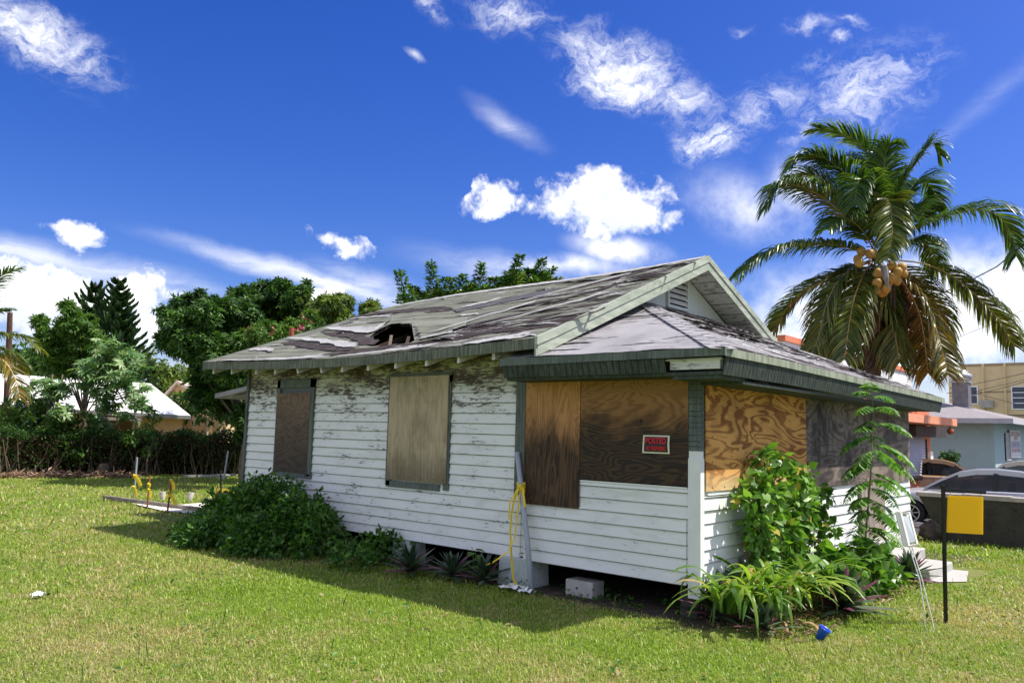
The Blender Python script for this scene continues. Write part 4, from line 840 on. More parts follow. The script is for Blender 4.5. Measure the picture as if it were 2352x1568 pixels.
for i,(px,py,dx,dz,l) in enumerate([(2003,905,-.6,.5,.26),(2004,912,.7,.4,.28),(2003,900,.1,1,.22),(2005,935,-.9,.3,.36),(2006,940,.8,.45,.48),(2005,965,-.8,.0,.40),(2005,975,.95,.35,.62),(2004,1000,-.95,.0,.52),(2004,1020,.95,.05,.66),(2003,1035,-.8,-.1,.52),(2002,1050,.9,.1,.70),
  (2001,1070,-.9,.25,.50),(2000,1085,.95,-.05,.62),(1999,1105,-.95,.0,.52),(1998,1120,.9,.05,.60),(1996,1145,-.85,.35,.36),(1996,1150,.9,.05,.72),(1994,1170,-.7,.1,.40),(1993,1180,.95,.1,.66),(1991,1200,-.95,.0,.52),(1990,1215,.8,.0,.62),(1989,1230,-.6,.1,.3),(2003,1000,.3,.1,.5),(1999,1100,.2,.1,.5),(2001,1060,-.3,.0,.5),(1994,1160,.4,-.1,.5),(1990,1210,.5,.05,.55),(2002,1030,.6,-.2,.5),(1996,1140,-.4,-.1,.4),(2004,985,-.3,.2,.4)]):
    b=on(px,py,1,Ys); d=UH*dx+np.array([0,0,dz])+VH*(-.35*(1 if i%2 else -1)+rr.normal()*.3)
    compound(b,d,l*.98,1.25,PP,XX,NN,SS,mbs,rr)
V,F=scatter(LPINNA[0],LPINNA[1],np.array(PP),np.array(XX),np.array(NN),np.array(SS)); npmesh('foliage',V,F,M['sap'],sp); mbs.build('leaf_stalk',M['stem'],sp)
# creeping shrub along the long wall
rr=np.random.default_rng(21); cs=[]
for _ in range(52):
    t=rr.random(); y=(9.1+4.3*t) if rr.random()<.35 else 10.6+2.9*t; hmax=(.16 if y<10.4 else .28)+.86*math.exp(-((y-12.0)/.85)**2)*.9+.45*math.exp(-((y-11.0)/.6)**2)+.25*math.exp(-((y-13.2)/.9)**2); out=.75+.75*math.exp(-((y-12.0)/1.5)**2)
    u=rr.random(); x=X0-.12-out*u; h=hmax*(1-u**1.6)*.82+.12; s=.20+.14*rr.random(); cs.append(((x,y,max(.10,h*rr.uniform(.45,1))),(s,s*1.3,s*.85)))
for (px,py,r) in ((640,1112,9),(655,1132,20),(690,1122,14),(735,1135,10),(732,1150,14),(745,1175,10),(590,1135,14),(575,1150,20),(520,1160,24),(560,1190,36),(620,1160,34),(670,1165,42),(710,1190,40),(700,1230,44),(640,1225,60),(570,1230,55),(520,1230,34),(520,1258,40),(600,1268,36),(690,1268,36),(770,1262,22),(830,1268,16)):
    dpt={}; p=on(px,py,0,7.72 if py<1165 else (7.35 if py<1240 else 7.15)); s_=(p-CAM)@CF/FPX; 
    if p[2]<.05: p=gr(px,py+4); p[2]=.06
    cs.append((p,(.5*r*s_,r*s_,r*s_)))
bush('creeping_shrub','dark green creeping shrub heaped against the long wall below the narrow window','shrub',cs,L4,M['creep'],.095,24000,(7.6,12.0,0),[(7.9,11.8,0),(7.8,12.4,0),(7.9,11.0,0),(7.8,9.8,0)],seed=2,shell=.35,rad=.008,down=.1)
def sprig(name,label,c,h,n,size,m,T=HEART,seed=1):
    rr=np.random.default_rng(seed); t=thing(name,label,'plant',c); mb=MB(); mb.tube([c,np.array(c)+[0.02,0,h*.5],np.array(c)+[0,.03,h]],[.008,.006,.003],5); mb.build('stem',M['stem'],t)
    P=np.array([np.array(c)+[0,0,h*(.35+.65*i/n)] for i in range(n)]); az=np.arange(n)*2.3; X=np.stack([np.cos(az),np.sin(az),-.1*np.ones(n)],1); Nn=np.tile([0,0,1.0],(n,1))+rr.normal(size=(n,3))*.2
    V,F=scatter(T[0],T[1],P+X*.03,X,Nn,size*rr.uniform(.7,1.1,n)); npmesh('foliage',V,F,m,t)
sprig('broad_leaved_weed','single broad leaved weed standing taller between two spear leaved plants by the wall',(7.82,7.35,0),.46,9,.17,M['vine'],seed=5)
# small weeds in the crawl space shade
rr=np.random.default_rng(31); n=2600; P=np.stack([rr.uniform(7.75,8.7,n),rr.uniform(4.3,9.6,n),rr.uniform(0.01,.13,n)**1.0],1); P[:,2]*=rr.random(n)
c0=np.array([mnoise.noise((a*2,b*2,0)) for a,b in P[:,:2]]); P=P[c0>-.05]; n=len(P)
X=rr.normal(size=(n,3));X[:,2]=abs(X[:,2])*.5; Nn=np.tile([0,0,1.0],(n,1))+rr.normal(size=(n,3))*.4
V,F=scatter(L4[0],L4[1],P,X,Nn,.055*rr.uniform(.5,1.2,n)); o=npmesh('ground_cover',V,F,M['creep']); o['kind']='stuff'
# lawn weeds: flat broad leaves and a few tall seed stalks scattered through the turf
rr=np.random.default_rng(35); n=5200; ang=YAW+rr.uniform(-.62,.62,n); r_=np.sqrt(rr.uniform(25,420,n)); P=np.stack([np.cos(ang)*r_,np.sin(ang)*r_,rr.uniform(.02,.06,n)],1); c0=np.array([mnoise.noise((a*.9,b*.9,7)) for a,b in P[:,:2]]); P=P[(c0>.02)&~rejected(P[:,0],P[:,1])]; n=len(P)
X=rr.normal(size=(n,3));X[:,2]*=.25; Nn=np.tile([0,0,1.0],(n,1))+rr.normal(size=(n,3))*.35; V1=scatter(L4[0],L4[1],P,X,Nn,.07*rr.uniform(.5,1.2,n))
n2=260; ang=YAW+rr.uniform(-.6,.6,n2); r_=np.sqrt(rr.uniform(25,260,n2)); P=np.stack([np.cos(ang)*r_,np.sin(ang)*r_,np.zeros(n2)],1); P=P[~rejected(P[:,0],P[:,1])]; n2=len(P); X=np.tile([0,0,1.0],(n2,1))+rr.normal(size=(n2,3))*.2
V2=scatter([(0,0,0),(.5,-.02,.0),(1,0,.08),(.5,.02,0)],[(0,1,2),(0,2,3)],P,X,rr.normal(size=(n2,3)),.24*rr.uniform(.5,1.1,n2)); V,F=cat([V1,V2])
o=npmesh('lawn_weeds',V,F,leafmat('lawn_weed',((.03,.10,.012),(.07,.18,.02),(.16,.28,.04),(.34,.25,.12),.18),.3,.45)); o['kind']='stuff'
rr=np.random.default_rng(32); n=1500; P=np.stack([rr.uniform(7.9,13,n),rr.uniform(3.1,4.2,n),rr.uniform(0.005,.05,n)],1); P[:,1]-=.0
X=rr.normal(size=(n,3));X[:,2]*=.2; Nn=np.tile([0,0,1.0],(n,1))+rr.normal(size=(n,3))*.4
V,F=scatter(LAN[0],LAN[1],P,X,Nn,.11*rr.uniform(.5,1.2,n)); o=npmesh('leaf_litter',V,F,leafmat('litter',((.10,.06,.035),(.22,.14,.08),(.34,.24,.15)),.1,.8)); o['kind']='stuff'
# ================================================================== left background
M['tree_d']=leafmat('dark_tree_leaf',((.014,.045,.009),(.038,.095,.016),(.11,.22,.04)),.25,.5,.7,.3)
M['tree_m']=leafmat('mid_tree_leaf',((.03,.08,.012),(.07,.15,.022),(.15,.25,.045)),.3,.5,.7,.3)
M['tree_o']=leafmat('olive_tree_leaf',((.05,.09,.015),(.11,.17,.03),(.22,.28,.06)),.3,.45,.9,.35)
M['tree_r']=leafmat('shoot_leaf',((.02,.06,.010),(.05,.13,.018),(.13,.24,.04),(.3,.33,.05),.05),.28,.35,.9,.55)
M['pine']=leafmat('pine_needle',((.014,.042,.012),(.028,.072,.022),(.07,.13,.035)),.12,.6,.9,.25)
M['palmate']=leafmat('palmate_leaf',((.06,.15,.04),(.15,.27,.09),(.34,.44,.22)),.3,.4,1.2,.5)
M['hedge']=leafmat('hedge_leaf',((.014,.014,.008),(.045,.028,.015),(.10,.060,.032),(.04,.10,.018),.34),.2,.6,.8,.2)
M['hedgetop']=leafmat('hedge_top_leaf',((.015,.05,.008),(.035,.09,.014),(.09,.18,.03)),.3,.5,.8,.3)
def pc(px,py,r,depth,k=1.0,dd=None):
    c=at(px,py,depth); s=depth/FPX; return (c,(r*s,r*s if dd is None else dd,r*s*k))
def tree(name,label,px0,depth,blobs,leafT,lm,size,n,seed,trunk_r=.16,jit=1.0,group='trees beyond the lawn',bark='bark',shell=.3,zb=.9,down=.35,lift=.0,cat_='tree'):
    """blobs in sight-line measure (px,py,r) at a real distance; each is given its own depth and a partner behind"""
    rr=np.random.default_rng(seed); b=foot(px0,depth); t=thing(name,label,cat_,b,group); s=depth/FPX; cs=[]
    nmain=len(blobs); blobs=[(x,y,r*.95) for x,y,r in blobs]+[(x+math.cos(a)*r*q,y+math.sin(a)*r*q,r*rr.uniform(.22,.42)) for x,y,r in blobs for a,q in [(rr.uniform(-math.pi,math.pi*.25),rr.uniform(.85,1.2)) for _ in range(3)]]
    for (px,py,r) in blobs:
        d=depth+rr.normal()*jit; c,q=pc(px,py,r,d,.8); cs.append((c,q,r)); 
    R_=[c for c,_,_ in cs]; PP=[];DD=[]
    vol=np.array([q[0]**2 for _,q,_ in cs]); vol/=vol.sum()
    for (c,q,_),v in zip(cs,vol):
        m=max(6,int(n*1.35*v)); d=rr.normal(size=(m,3)); d/=np.linalg.norm(d,axis=1,keepdims=True); ra=shell+(1.12-shell)*rr.random((m,1))**.7
        wob=.92+.75*np.array([mnoise.noise((a*1.9+c[0],e*1.9+c[1],f*1.9)) for a,e,f in d])[:,None]
        PP.append(c+d*ra*wob*np.array(q)); DD.append(d)
    P=np.concatenate(PP);D=np.concatenate(DD); k=P[:,2]>.15; P=P[k];D=D[k]; m=len(P)
    X=D+rr.normal(size=(m,3))*.8; X[:,2]-=down; Nn=D*.4+rr.normal(size=(m,3))*.5; Nn[:,2]+=zb
    V,F=scatter(leafT[0],leafT[1],P,X,Nn,size*rr.uniform(.55,1.3,m)); npmesh('crown',V,F,lm,t)
    top=np.mean(R_,axis=0); fork=b+np.array([0,0,max(1.0,.38*top[2])]); mb=MB(); mb.tube([b-[0,0,.05],b+np.array([rr.normal()*.08,rr.normal()*.08,fork[2]*.5]),fork],[trunk_r*1.35,trunk_r,trunk_r*.85],9)
    for (c,q,_) in cs[:nmain]:
        mid=(fork+c)/2+rr.normal(size=3)*.15+VH*.4; mb.tube([fork,mid+VH*.2,fork*.15+c*.85+VH*.3],[trunk_r*.35,trunk_r*.2,trunk_r*.06],5,False)
    mb.build('trunk',M[bark],t); return t
tree('dense_tree','dark dense tree with drooping whorled leaves, nearest the far corner of the derelict house',572,27,
 [(420,740,42),(445,700,28),(470,715,34),(400,790,36),(440,790,50),(490,770,55),(482,835,52),(520,830,60),(468,880,30),(510,895,50),(545,880,46),(470,912,34),(530,925,44),(550,720,42),(556,1000,20),(562,960,30),(575,1060,22),(385,760,16),(410,700,14),(515,700,20),(545,800,50),(575,780,50)],
 WH,M['tree_d'],.20,7500,11,.2)
tree('dense_tree','tall dark tree with rounded upright tops, between the dense corner tree and the olive one',640,31,
 [(560,700,32),(575,680,24),(600,670,22),(648,665,20),(640,700,34),(690,668,20),(680,700,34),(615,710,42),(660,740,46),(590,760,40),(640,780,46),(560,740,30),(700,725,34),(540,690,18),(610,655,12),(650,650,12),(660,790,50),(700,770,40)],
 WH,M['tree_d'],.20,5200,12,.2)
tree('flowering_tree','lighter green tree with a few pink blossoms beside the rusty vent pipe',645,25,
 [(620,760,26),(650,770,24),(600,790,30),(640,800,30),(585,770,20),(665,790,20),(560,790,22),(690,760,26),(715,745,24)],WH,M['tree_m'],.15,2200,13,.12)
rr=np.random.default_rng(5); P=np.concatenate([at(x,y,24.3)[None]+rr.normal(size=(16,3))*.07 for x,y in ((578,757),(628,763),(690,752),(712,735),(672,760))]); m=len(P)
V,F=scatter(L4[0],L4[1],P,rr.normal(size=(m,3)),rr.normal(size=(m,3)),.09); ft=bpy.data.objects['flowering_tree']; npmesh('blossom',V,F,plain('pink_petal',(.70,.10,.20),.6,.2,9),ft)
tree('olive_tree','airy olive green tree standing behind the sloping rear edge of the roof',745,29,
 [(735,705,22),(765,700,24),(790,700,18),(740,735,32),(780,735,28),(720,720,20),(800,690,10),(760,760,34),(700,690,12),(745,690,12),(800,740,20),(720,760,30)],WH,M['tree_o'],.17,2600,14,.12,.8)
tree('olive_tree','small olive treetop showing alone above the roof between two larger trees',850,31,[(848,705,15),(862,712,12),(835,712,10),(850,725,20)],WH,M['tree_o'],.15,500,15,.08,.4)
tree('broadleaf_tree','mid green slender tree in front of the dark conifers',190,33,
 [(95,745,16),(110,770,22),(130,800,32),(160,745,26),(150,780,34),(165,715,16),(185,735,22),(200,765,32),(190,800,40),(160,830,44),(210,830,38),(105,800,24),(130,840,34),(90,735,10),(150,700,12)],WH,M['tree_m'],.20,4600,16,.12)
tree('far_tree','dark rounded tree low on the far left behind the palm fronds',60,44,[(40,825,30),(80,830,34),(20,850,40),(110,845,28),(60,860,40)],L4,M['tree_d'],.34,2200,17,.2)
tree('far_tree','sunlit green tree seen between the pale roof ridge and the dense dark tree',370,48,[(345,845,30),(375,860,36),(400,870,30),(360,885,34),(330,850,22),(300,840,26),(385,895,26),(280,850,24),(250,870,30)],L4,M['tree_o'],.34,2600,18,.2)
tree('far_tree','low dark green tree filling the gap behind the two trees near the roof',560,40,[(480,880,50),(540,860,60),(600,840,60),(430,930,40),(520,920,60)],L4,M['tree_d'],.34,3000,19,.2)
# shoots rising behind the main roof
ts=thing('shoot_tree','bright green tree of upright leafy shoots rising behind the middle of the roof','tree',foot(1110,24),'trees beyond the lawn')
rr=np.random.default_rng(8); PP=[];XX=[];NN=[]; mb=MB(); tb=foot(1110,24); fk=at(1110,800,24)
for (bx,by,tx,ty,n) in [(950,720,915,622,60),(960,700,945,660,36),(1000,705,990,603,66),(1005,690,1020,640,36),(1040,700,1036,640,46),(1060,690,1062,632,50),(1090,690,1106,604,62),(1100,690,1085,650,30),(1130,680,1140,640,44),(1080,690,1084,655,50),(1110,690,1118,660,50),(1140,690,1150,655,50),(1000,705,1008,670,50),(975,705,985,672,40),(940,712,942,690,30),(1185,670,1180,645,50),(1230,665,1228,640,50),(1258,660,1256,630,50),(1160,675,1158,640,50),(1150,680,1165,625,54),(1175,670,1196,587,70),(1200,670,1184,620,50),(1215,660,1215,620,50),(1240,660,1245,597,60),(1250,665,1268,615,50),(1270,670,1284,640,34),(1165,680,1170,640,40),(1220,660,1230,640,50),(980,700,960,676,40),(1020,700,1030,670,40),(1120,690,1125,660,50),(1190,680,1195,640,60),(930,700,925,680,30),(1150,690,1140,665,50),(1250,660,1240,635,50),(1070,700,1075,660,40),(1200,700,1205,660,50)]:
    dd=24+rr.normal()*.8; a=at(bx,by,dd);b=at(tx,ty,dd-.3); mid=(a+b)/2+rr.normal(size=3)*.05; mb.tube([fk,(fk+a)/2+rr.normal(size=3)*.15,a,mid,b],[.05,.03,.016,.01,.004],5)
    n=int(n*5.5)
    for i in range(n):
        t=rr.random(); p=a+(b-a)*t+2*t*(1-t)*(mid-(a+b)/2)*2; az=rr.uniform(0,6.28); o=np.array([math.cos(az),math.sin(az),0]); PP.append(p+o*rr.uniform(.02,.24)*(1.25-t*.95)); XX.append(o+np.array([0,0,.5+rr.normal()*.3])); NN.append(np.array([0,0,1.0])+o*rr.normal()*.5+rr.normal(size=3)*.3)
V,F=scatter(L4[0],L4[1],np.array(PP),np.array(XX),np.array(NN),.16*rr.uniform(.6,1.15,len(PP))); npmesh('crown',V,F,M['tree_r'],ts); mb.tube([tb,fk],[.14,.09],8); mb.build('trunk',M['bark'],ts)
# Norfolk style conifers
def conifer(label,px0,depth,topy,basey,prof,seed,lean=0,up=.5,spacing=.62):
    rr=np.random.default_rng(seed); b=foot(px0,depth); top=at(px0+lean,topy,depth); t=thing('conifer',label,'tree',b,'dark layered conifers'); mb=MB(); mb.tube([b,(b+top)/2,top],[.30,.20,.04],9); mb.build('trunk',M['bark'],t)
    H=top[2]; PP=[];XX=[];NN=[];SS=[]; mb=MB(); z=1.8; lev=0
    while z<H-.1:
        f=(H-z)/(H); L=prof(f)*depth/FPX; c=b+(top-b)*(z/H); nb=7 if f>.3 else 5; off=rr.random()*6
        for k in range(nb):
            az=off+2*math.pi*k/nb+rr.normal()*.12; d=np.array([math.cos(az),math.sin(az),0]); l=L*rr.uniform(.8,1.12); pts=[]
            for i in range(9):
                q=i/8; pts.append(c+d*l*q+np.array([0,0,l*(up*q*q-.02*q)]))
            mb.tube([pts[0],pts[4],pts[8]],[.035,.022,.01],4,False)
            for i in range(1,9):
                ax=pts[i]-pts[i-1]; ax/=np.linalg.norm(ax)+1e-9; sd=np.cross(ax,[0,0,1.0]); 
                for q in range(11):
                    a=rr.uniform(-1,1); PP.append(pts[i-1]+(pts[i]-pts[i-1])*rr.random()); XX.append(ax*1.0+sd*a*.9+np.array([0,0,.35+.3*rr.random()])); NN.append(rr.normal(size=3)+np.array([0,0,.3])); SS.append(min(.62,.30+.22*l)*(1.15-.45*i/8))
        z+=spacing*rr.uniform(.85,1.1)*(.75 if f<.3 else 1); lev+=1
    # leader
    for q in range(14): PP.append(top-np.array([0,0,.1*q])); XX.append(np.array([rr.normal()*.4,rr.normal()*.4,1])); NN.append(rr.normal(size=3)); SS.append(.22)
    NEED=([(0,0,0),(.5,-.20,.02),(1,0,0),(.5,.20,.02)],[(0,1,2),(0,2,3)])
    V,F=scatter(NEED[0],NEED[1],np.array(PP),np.array(XX),np.array(NN),np.array(SS)); npmesh('crown',V,F,M['pine'],t); mb.build('branch',M['bark'],t)
conifer('dark conifer with long sweeping branches and a broad top, left of the pair',220,45,650,1000,lambda f:(14+190*f if f<.28 else 66),41,0,.75,.75)
conifer('dark narrow conifer with close upturned branches, right of the pair',262,42,640,1000,lambda f:10+75*min(1,f*1.7),42,10,.55,.42)
# palmate leaved shrub trees (two thin pale trunks) and creepers
def palmate(name,label,px0,depth,blobs,n,size,seed,trunks,group=None):
    rr=np.random.default_rng(seed); b=foot(px0,depth); t=thing(name,label,'tree',b,group); PP=[];cs=[]
    vol=np.array([r*r for _,_,r in blobs],float); vol/=vol.sum()
    for (px,py,r),v in zip(blobs,vol):
        c,q=pc(px,py,r,depth+rr.normal()*.35,.8); m=max(4,int(n*v)); d=rr.normal(size=(m,3)); d/=np.linalg.norm(d,axis=1,keepdims=True); PP.append(c+d*np.array(q)*rr.random((m,1))**.5); cs.append(c)
    P=np.concatenate(PP); m=len(P); P=P[P[:,2]>.1]; m=len(P); X=rr.normal(size=(m,3)); X[:,2]=-.25; Nn=rr.normal(size=(m,3))*.35-VH*.45; Nn[:,2]+=.8
    V,F=scatter(PALM7[0],PALM7[1],P,X,Nn,size*rr.uniform(.6,1.2,m)); npmesh('foliage',V,F,M['palmate'],t)
    mb=MB()
    for pts,r in trunks: mb.tube([at(x,y,depth) if y<1090 else np.array([*at(x,y,depth)[:2],0]) for x,y in pts],np.linspace(r,r*.55,len(pts)),7)
    mb.build('trunk',M['barkpale'],t); mb=MB()
    for c in cs:
        mb.tube([at(px0+rr.normal()*20,930+rr.normal()*30,depth),(at(px0,900,depth)+c)/2+rr.normal(size=3)*.15,c],[.03,.018,.008],4)
    mb.build('branch',M['twig'],t); return t
palmate('castor_tree','twin trunked shrub tree with large star shaped leaves before the pale roof',250,30.3,[(250,820,40),(290,825,36),(210,850,40),(320,840,20),(270,870,38),(230,900,26),(300,900,26),(250,930,30),(320,925,24),(225,975,26),(290,960,22),(200,880,26),(340,945,16),(330,890,14),(260,790,18),(230,790,20)],380,.36,51,[],'star leaved shrub trees')
palmate('castor_tree','star leaved shrub tree with two thin pale trunks rising from one base',112,29.8,[(125,890,30),(90,880,22),(150,900,24),(105,920,30),(80,950,28),(140,950,26),(60,900,20)],240,.30,52,[([(110,1098),(106,1050),(106,980),(112,910),(121,860)],.05),([(112,1098),(122,1030),(128,960),(136,900),(144,860)],.045)],'star leaved shrub trees')
tree('broadleaf_shrub','leafy bright shrub spilling over the left end of the hedge',60,30,[(20,960,30),(60,950,36),(100,960,34),(40,990,36),(80,1000,36),(130,970,30),(10,1000,26),(150,1000,34),(180,960,22),(70,1030,40),(20,1040,30),(170,1030,30),(200,1000,22),(120,1020,30)],L4,M['tree_m'],.20,3600,53,.06,.5,None,cat_='shrub')
tree('broadleaf_shrub','thin shrub draped with hanging vine in front of the tan wall',345,29.5,[(345,975,12),(340,1000,12),(352,1020,10),(360,960,10),(345,940,12),(335,1040,12),(300,1010,16)],L4,M['tree_m'],.13,420,54,.03,.3,None,cat_='shrub')
# hedge: dense, brown inside, green on top
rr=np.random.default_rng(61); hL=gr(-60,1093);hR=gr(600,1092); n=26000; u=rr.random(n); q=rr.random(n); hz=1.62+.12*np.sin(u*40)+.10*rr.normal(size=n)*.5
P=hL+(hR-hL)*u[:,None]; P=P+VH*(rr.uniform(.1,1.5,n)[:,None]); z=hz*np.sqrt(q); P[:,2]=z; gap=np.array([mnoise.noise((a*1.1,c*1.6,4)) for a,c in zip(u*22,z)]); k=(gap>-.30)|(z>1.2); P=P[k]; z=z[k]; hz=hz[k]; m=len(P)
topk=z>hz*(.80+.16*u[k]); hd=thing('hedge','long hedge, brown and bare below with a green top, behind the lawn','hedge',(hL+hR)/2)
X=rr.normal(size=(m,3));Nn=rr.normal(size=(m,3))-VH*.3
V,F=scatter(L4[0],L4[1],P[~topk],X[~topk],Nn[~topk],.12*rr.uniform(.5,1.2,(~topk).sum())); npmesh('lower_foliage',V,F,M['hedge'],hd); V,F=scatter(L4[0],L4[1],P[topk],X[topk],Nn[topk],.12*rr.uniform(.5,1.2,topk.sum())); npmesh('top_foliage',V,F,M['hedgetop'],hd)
mb=MB()
for i in range(150):
    a=hL+(hR-hL)*rr.random()+VH*rr.uniform(.3,1.2); b=a+np.array([rr.normal()*.25,rr.normal()*.25,rr.uniform(.9,1.6)]); mb.tube([a,(a+b)/2+rr.normal(size=3)*.08,b],[.022,.016,.008],4)
mb.build('branches',M['twig'],hd)
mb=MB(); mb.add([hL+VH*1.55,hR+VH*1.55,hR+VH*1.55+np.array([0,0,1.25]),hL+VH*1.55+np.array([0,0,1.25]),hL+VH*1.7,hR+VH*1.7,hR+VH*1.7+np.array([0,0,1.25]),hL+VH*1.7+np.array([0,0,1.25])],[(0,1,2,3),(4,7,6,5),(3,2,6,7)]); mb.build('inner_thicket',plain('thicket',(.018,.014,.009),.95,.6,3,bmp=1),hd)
# debris, log
rr=np.random.default_rng(62); n=1700; u=rr.random(n); P=gr(-20,1098)+(gr(300,1098)-gr(-20,1098))*u[:,None]+VH*rr.uniform(-.2,.9,n)[:,None]; P[:,2]=rr.random(n)*(.12+.30*np.abs(np.array([mnoise.noise((a*9,1,1)) for a in u])))
X=rr.normal(size=(n,3));X[:,2]*=.35; V,F=scatter(LAN[0],LAN[1],P,X,rr.normal(size=(n,3))+[0,0,.8],.24*rr.uniform(.4,1.3,n)); o=npmesh('leaf_debris',V,F,leafmat('debris_leaf',((.10,.06,.04),(.24,.15,.10),(.42,.28,.20)),.1,.85)); o['kind']='stuff'
mb=MB(); mb.tube([gr(235,1092)+[0,0,.25],gr(290,1080)+[0,0,.35],at(345,1050,31)],[.20,.24,.16],10); mb.tube([at(330,1052,31),at(350,1015,31),at(372,990,31)],[.08,.05,.02],6); mb.tube([at(335,1055,31),at(330,1010,31),at(322,985,31)],[.06,.04,.02],6)
tag(mb.build('fallen_log',M['bark'],None,True),'grey fallen log with broken limbs lying against the hedge foot','log')
for i,(px,a,b,lab) in enumerate([(10,1095,1010,'thin steel fence post at the far left before the hedge'),(520,1090,1035,'short steel fence post in the hedge near the dense corner tree')]):
    mb=MB(); d=30 if i==0 else 29; mb.tube([foot(px,d),at(px+4,b,d)],.03,7); tag(mb.build('fence_post',M['pipe']),lab,'post','fence posts in the hedge')
mb=MB()
for a,b in (((455,1096.5),(490,1096)),((492,1096),(540,1093)),((420,1097),(450,1097))): p,q=gr(*a),gr(*b); mb.beam(p+[0,0,.05],q+[0,0,.05],.12,.09)
tag(mb.build('edging_boards',plain('edge_board',(.42,.40,.38),.9,.3,6)),'row of pale edging boards at the hedge foot','edging')
# ---- pale slab with lumber, stakes and tape
mb=MB(); q=[gr(330,1160),gr(372,1181),gr(520,1186),gr(640,1190),gr(600,1168),gr(470,1155)]
mb.add([tuple(p+[0,0,.03]) for p in (gr(385,1163.5),gr(490,1181),gr(640,1195),gr(640,1172),gr(460,1157))],[(0,1,2,3,4)]); mb.add([tuple(p+[0,0,.034]) for p in (gr(300,1158),gr(380,1177),gr(470,1184),gr(500,1182.5),gr(370,1163))],[(0,1,2,3,4)]); struct(mb.build('concrete_slab',M['slabw']))
for (a,b,lab) in (((240,1148),(480,1179.5),'long grey timber lying across the near edge of the pale slab'),((468,1154),(545,1161),'shorter timber lying along the far edge of the pale slab')):
    p,q_=gr(*a),gr(*b); mb=MB(); mb.beam(p+[0,0,.07],q_+[0,0,.07],.10,.09); tag(mb.build('timber',M['lumber']),lab,'timber','timbers round the slab')
for (px,py,k,lab) in ((373,1157,.8,'left of two pale pipe stubs behind the slab'),(434,1159,1.0,'right of two pale pipe stubs behind the slab, tilted')):
    c=gr(px,py-8); mb=MB(); mb.lathe([(.0,0),(.06,0),(.075,.1),(.08,.22),(.062,.22),(.055,.03)],c,14); mb.v=[(x+(z*.2 if k==1 else -z*.08),y,z) for x,y,z in mb.v]; tag(mb.build('pipe_stub',plain('pale_pipe',(.62,.56,.50),.8,.2,8)),lab,'pipe','pipe stubs behind the slab')
def stake(px,py,tx,ty,m,lab,ties,r=.02):
    b=gr(px,py); d=(b-CAM)@CF; top=at(tx,ty,d); t=thing('stake',lab,'stake',b,'stakes round the slab'); mb=MB(); mb.tube([b,top],r,7); mb.build('rod',m,t)
    for (x0,y0,x1,y1,w_) in ties:
        mb=MB(); a=at(x0,y0,d-.05);c=at(x1,y1,d-.1); mb.tube([a-UH*.03+[0,0,.02],a+UH*.03,a-UH*.01-[0,0,.03]],.025,6); mb.ribbon([a,(a*.6+c*.4)+UH*.03,c],w_,UH+np.array([0,0,.3]),.05); mb.build('tape',M['tape'],t)
stake(307,1152,315,1050,M['pipe'],'tallest pale steel stake, leftmost of the slab stakes, with yellow tape',[(309,1092,323,1116,.10),(307,1118,312,1142,.07)],.022)
stake(338,1168,344,1092,M['rust'],'rusty stake second from the left with a small yellow tape knot',[(341,1124,345,1142,.06),(342,1112,343,1118,.03)])
stake(384,1180,394,1101,M['rust'],'rusty stake with long yellow tape ends, middle of the slab stakes',[(393,1103,399,1125,.07),(389,1132,403,1160,.07),(389,1132,380,1144,.06)])
stake(496,1156,500,1116,M['rust'],'short rusty stake at the left end of the stretched yellow tape',[(497,1140,499,1158,.06)])
stake(508,1165,507,1080,M['black'],'tall black stake nearest the bush, crossing the stretched yellow tape',[])
mb=MB(); a,b,c=at(499,1124,20),at(525,1130,19.5),at(560,1131,19); mb.ribbon([a,b,c],.07,(0,0,1),.05); mb.ribbon([at(511,1124,20),at(540,1127,19.5),at(560,1131,19)],.05,(0,0,1),.05); mb.ribbon([at(512,1142,20),at(530,1145,19.5),at(552,1148,19)],.04,(0,0,1),.05)
tag(mb.build('stretched_tape',M['tape']),'yellow tape stretched between two stakes and the house corner','tape')
# ---- white roofed house
def frame(px,depth,turn=0.0):
    o=foot(px,depth); c,s=math.cos(turn),math.sin(turn); u=UH*c+VH*s; v=-UH*s+VH*c
    return o,(lambda a,b,z: tuple(o+u*a+v*b+np.array([0,0,z])))
o,Fh=frame(200,36,.40); h=thing('white_roofed_house','low tan house with a bright white hipped roof behind the hedge','house',o)
sc=36/FPX; L=(-330-0)*sc; Rr=(418-200)*sc
M['wroof']=plain('white_shingles',(.82,.82,.80),.8,.07,3); M['tan']=plain('tan_stucco',(.50,.30,.16),.85,.08,3); M['tanlit']=plain('light_tan_stucco',(.62,.42,.25),.85,.07,3)
mb=MB(); ze=2.35; e0=Fh(L,0,ze+.25);e1=Fh(Rr,0,ze);e2=Fh(Rr,8.2,ze);e3=Fh(L,8.2,ze+.25);r0=Fh(L,4.1,4.15);r1=Fh(Rr-1.9,4.1,3.95)
mb.add([e0,e1,r1,r0],[(0,1,2,3)]); mb.add([e1,e2,r1],[(0,1,2)]); mb.add([e2,e3,r0,r1],[(0,1,2,3)]); mb.build('roof',M['wroof'],h)
mb=MB(); mb.beam(np.array(e0)-[0,0,.09],np.array(e1)-[0,0,.09],.05,.17); mb.beam(np.array(e1)-[0,0,.09],np.array(e2)-[0,0,.09],.05,.17); mb.build('fascia',plain('grey_fascia',(.22,.21,.20),.8,.2,4),h)
mb=MB(); mb.fbox(Fh,(L,.5,0),(-.0,.7,ze)); mb.fbox(Fh,(1.95,.45,0),(Rr-.35,.65,ze)); mb.fbox(Fh,(Rr-.4,.6,0),(Rr-.3,7.5,ze)); mb.fbox(Fh,(L,4.2,0),(Rr-.5,4.4,ze)); mb.build('wall',M['tan'],h)
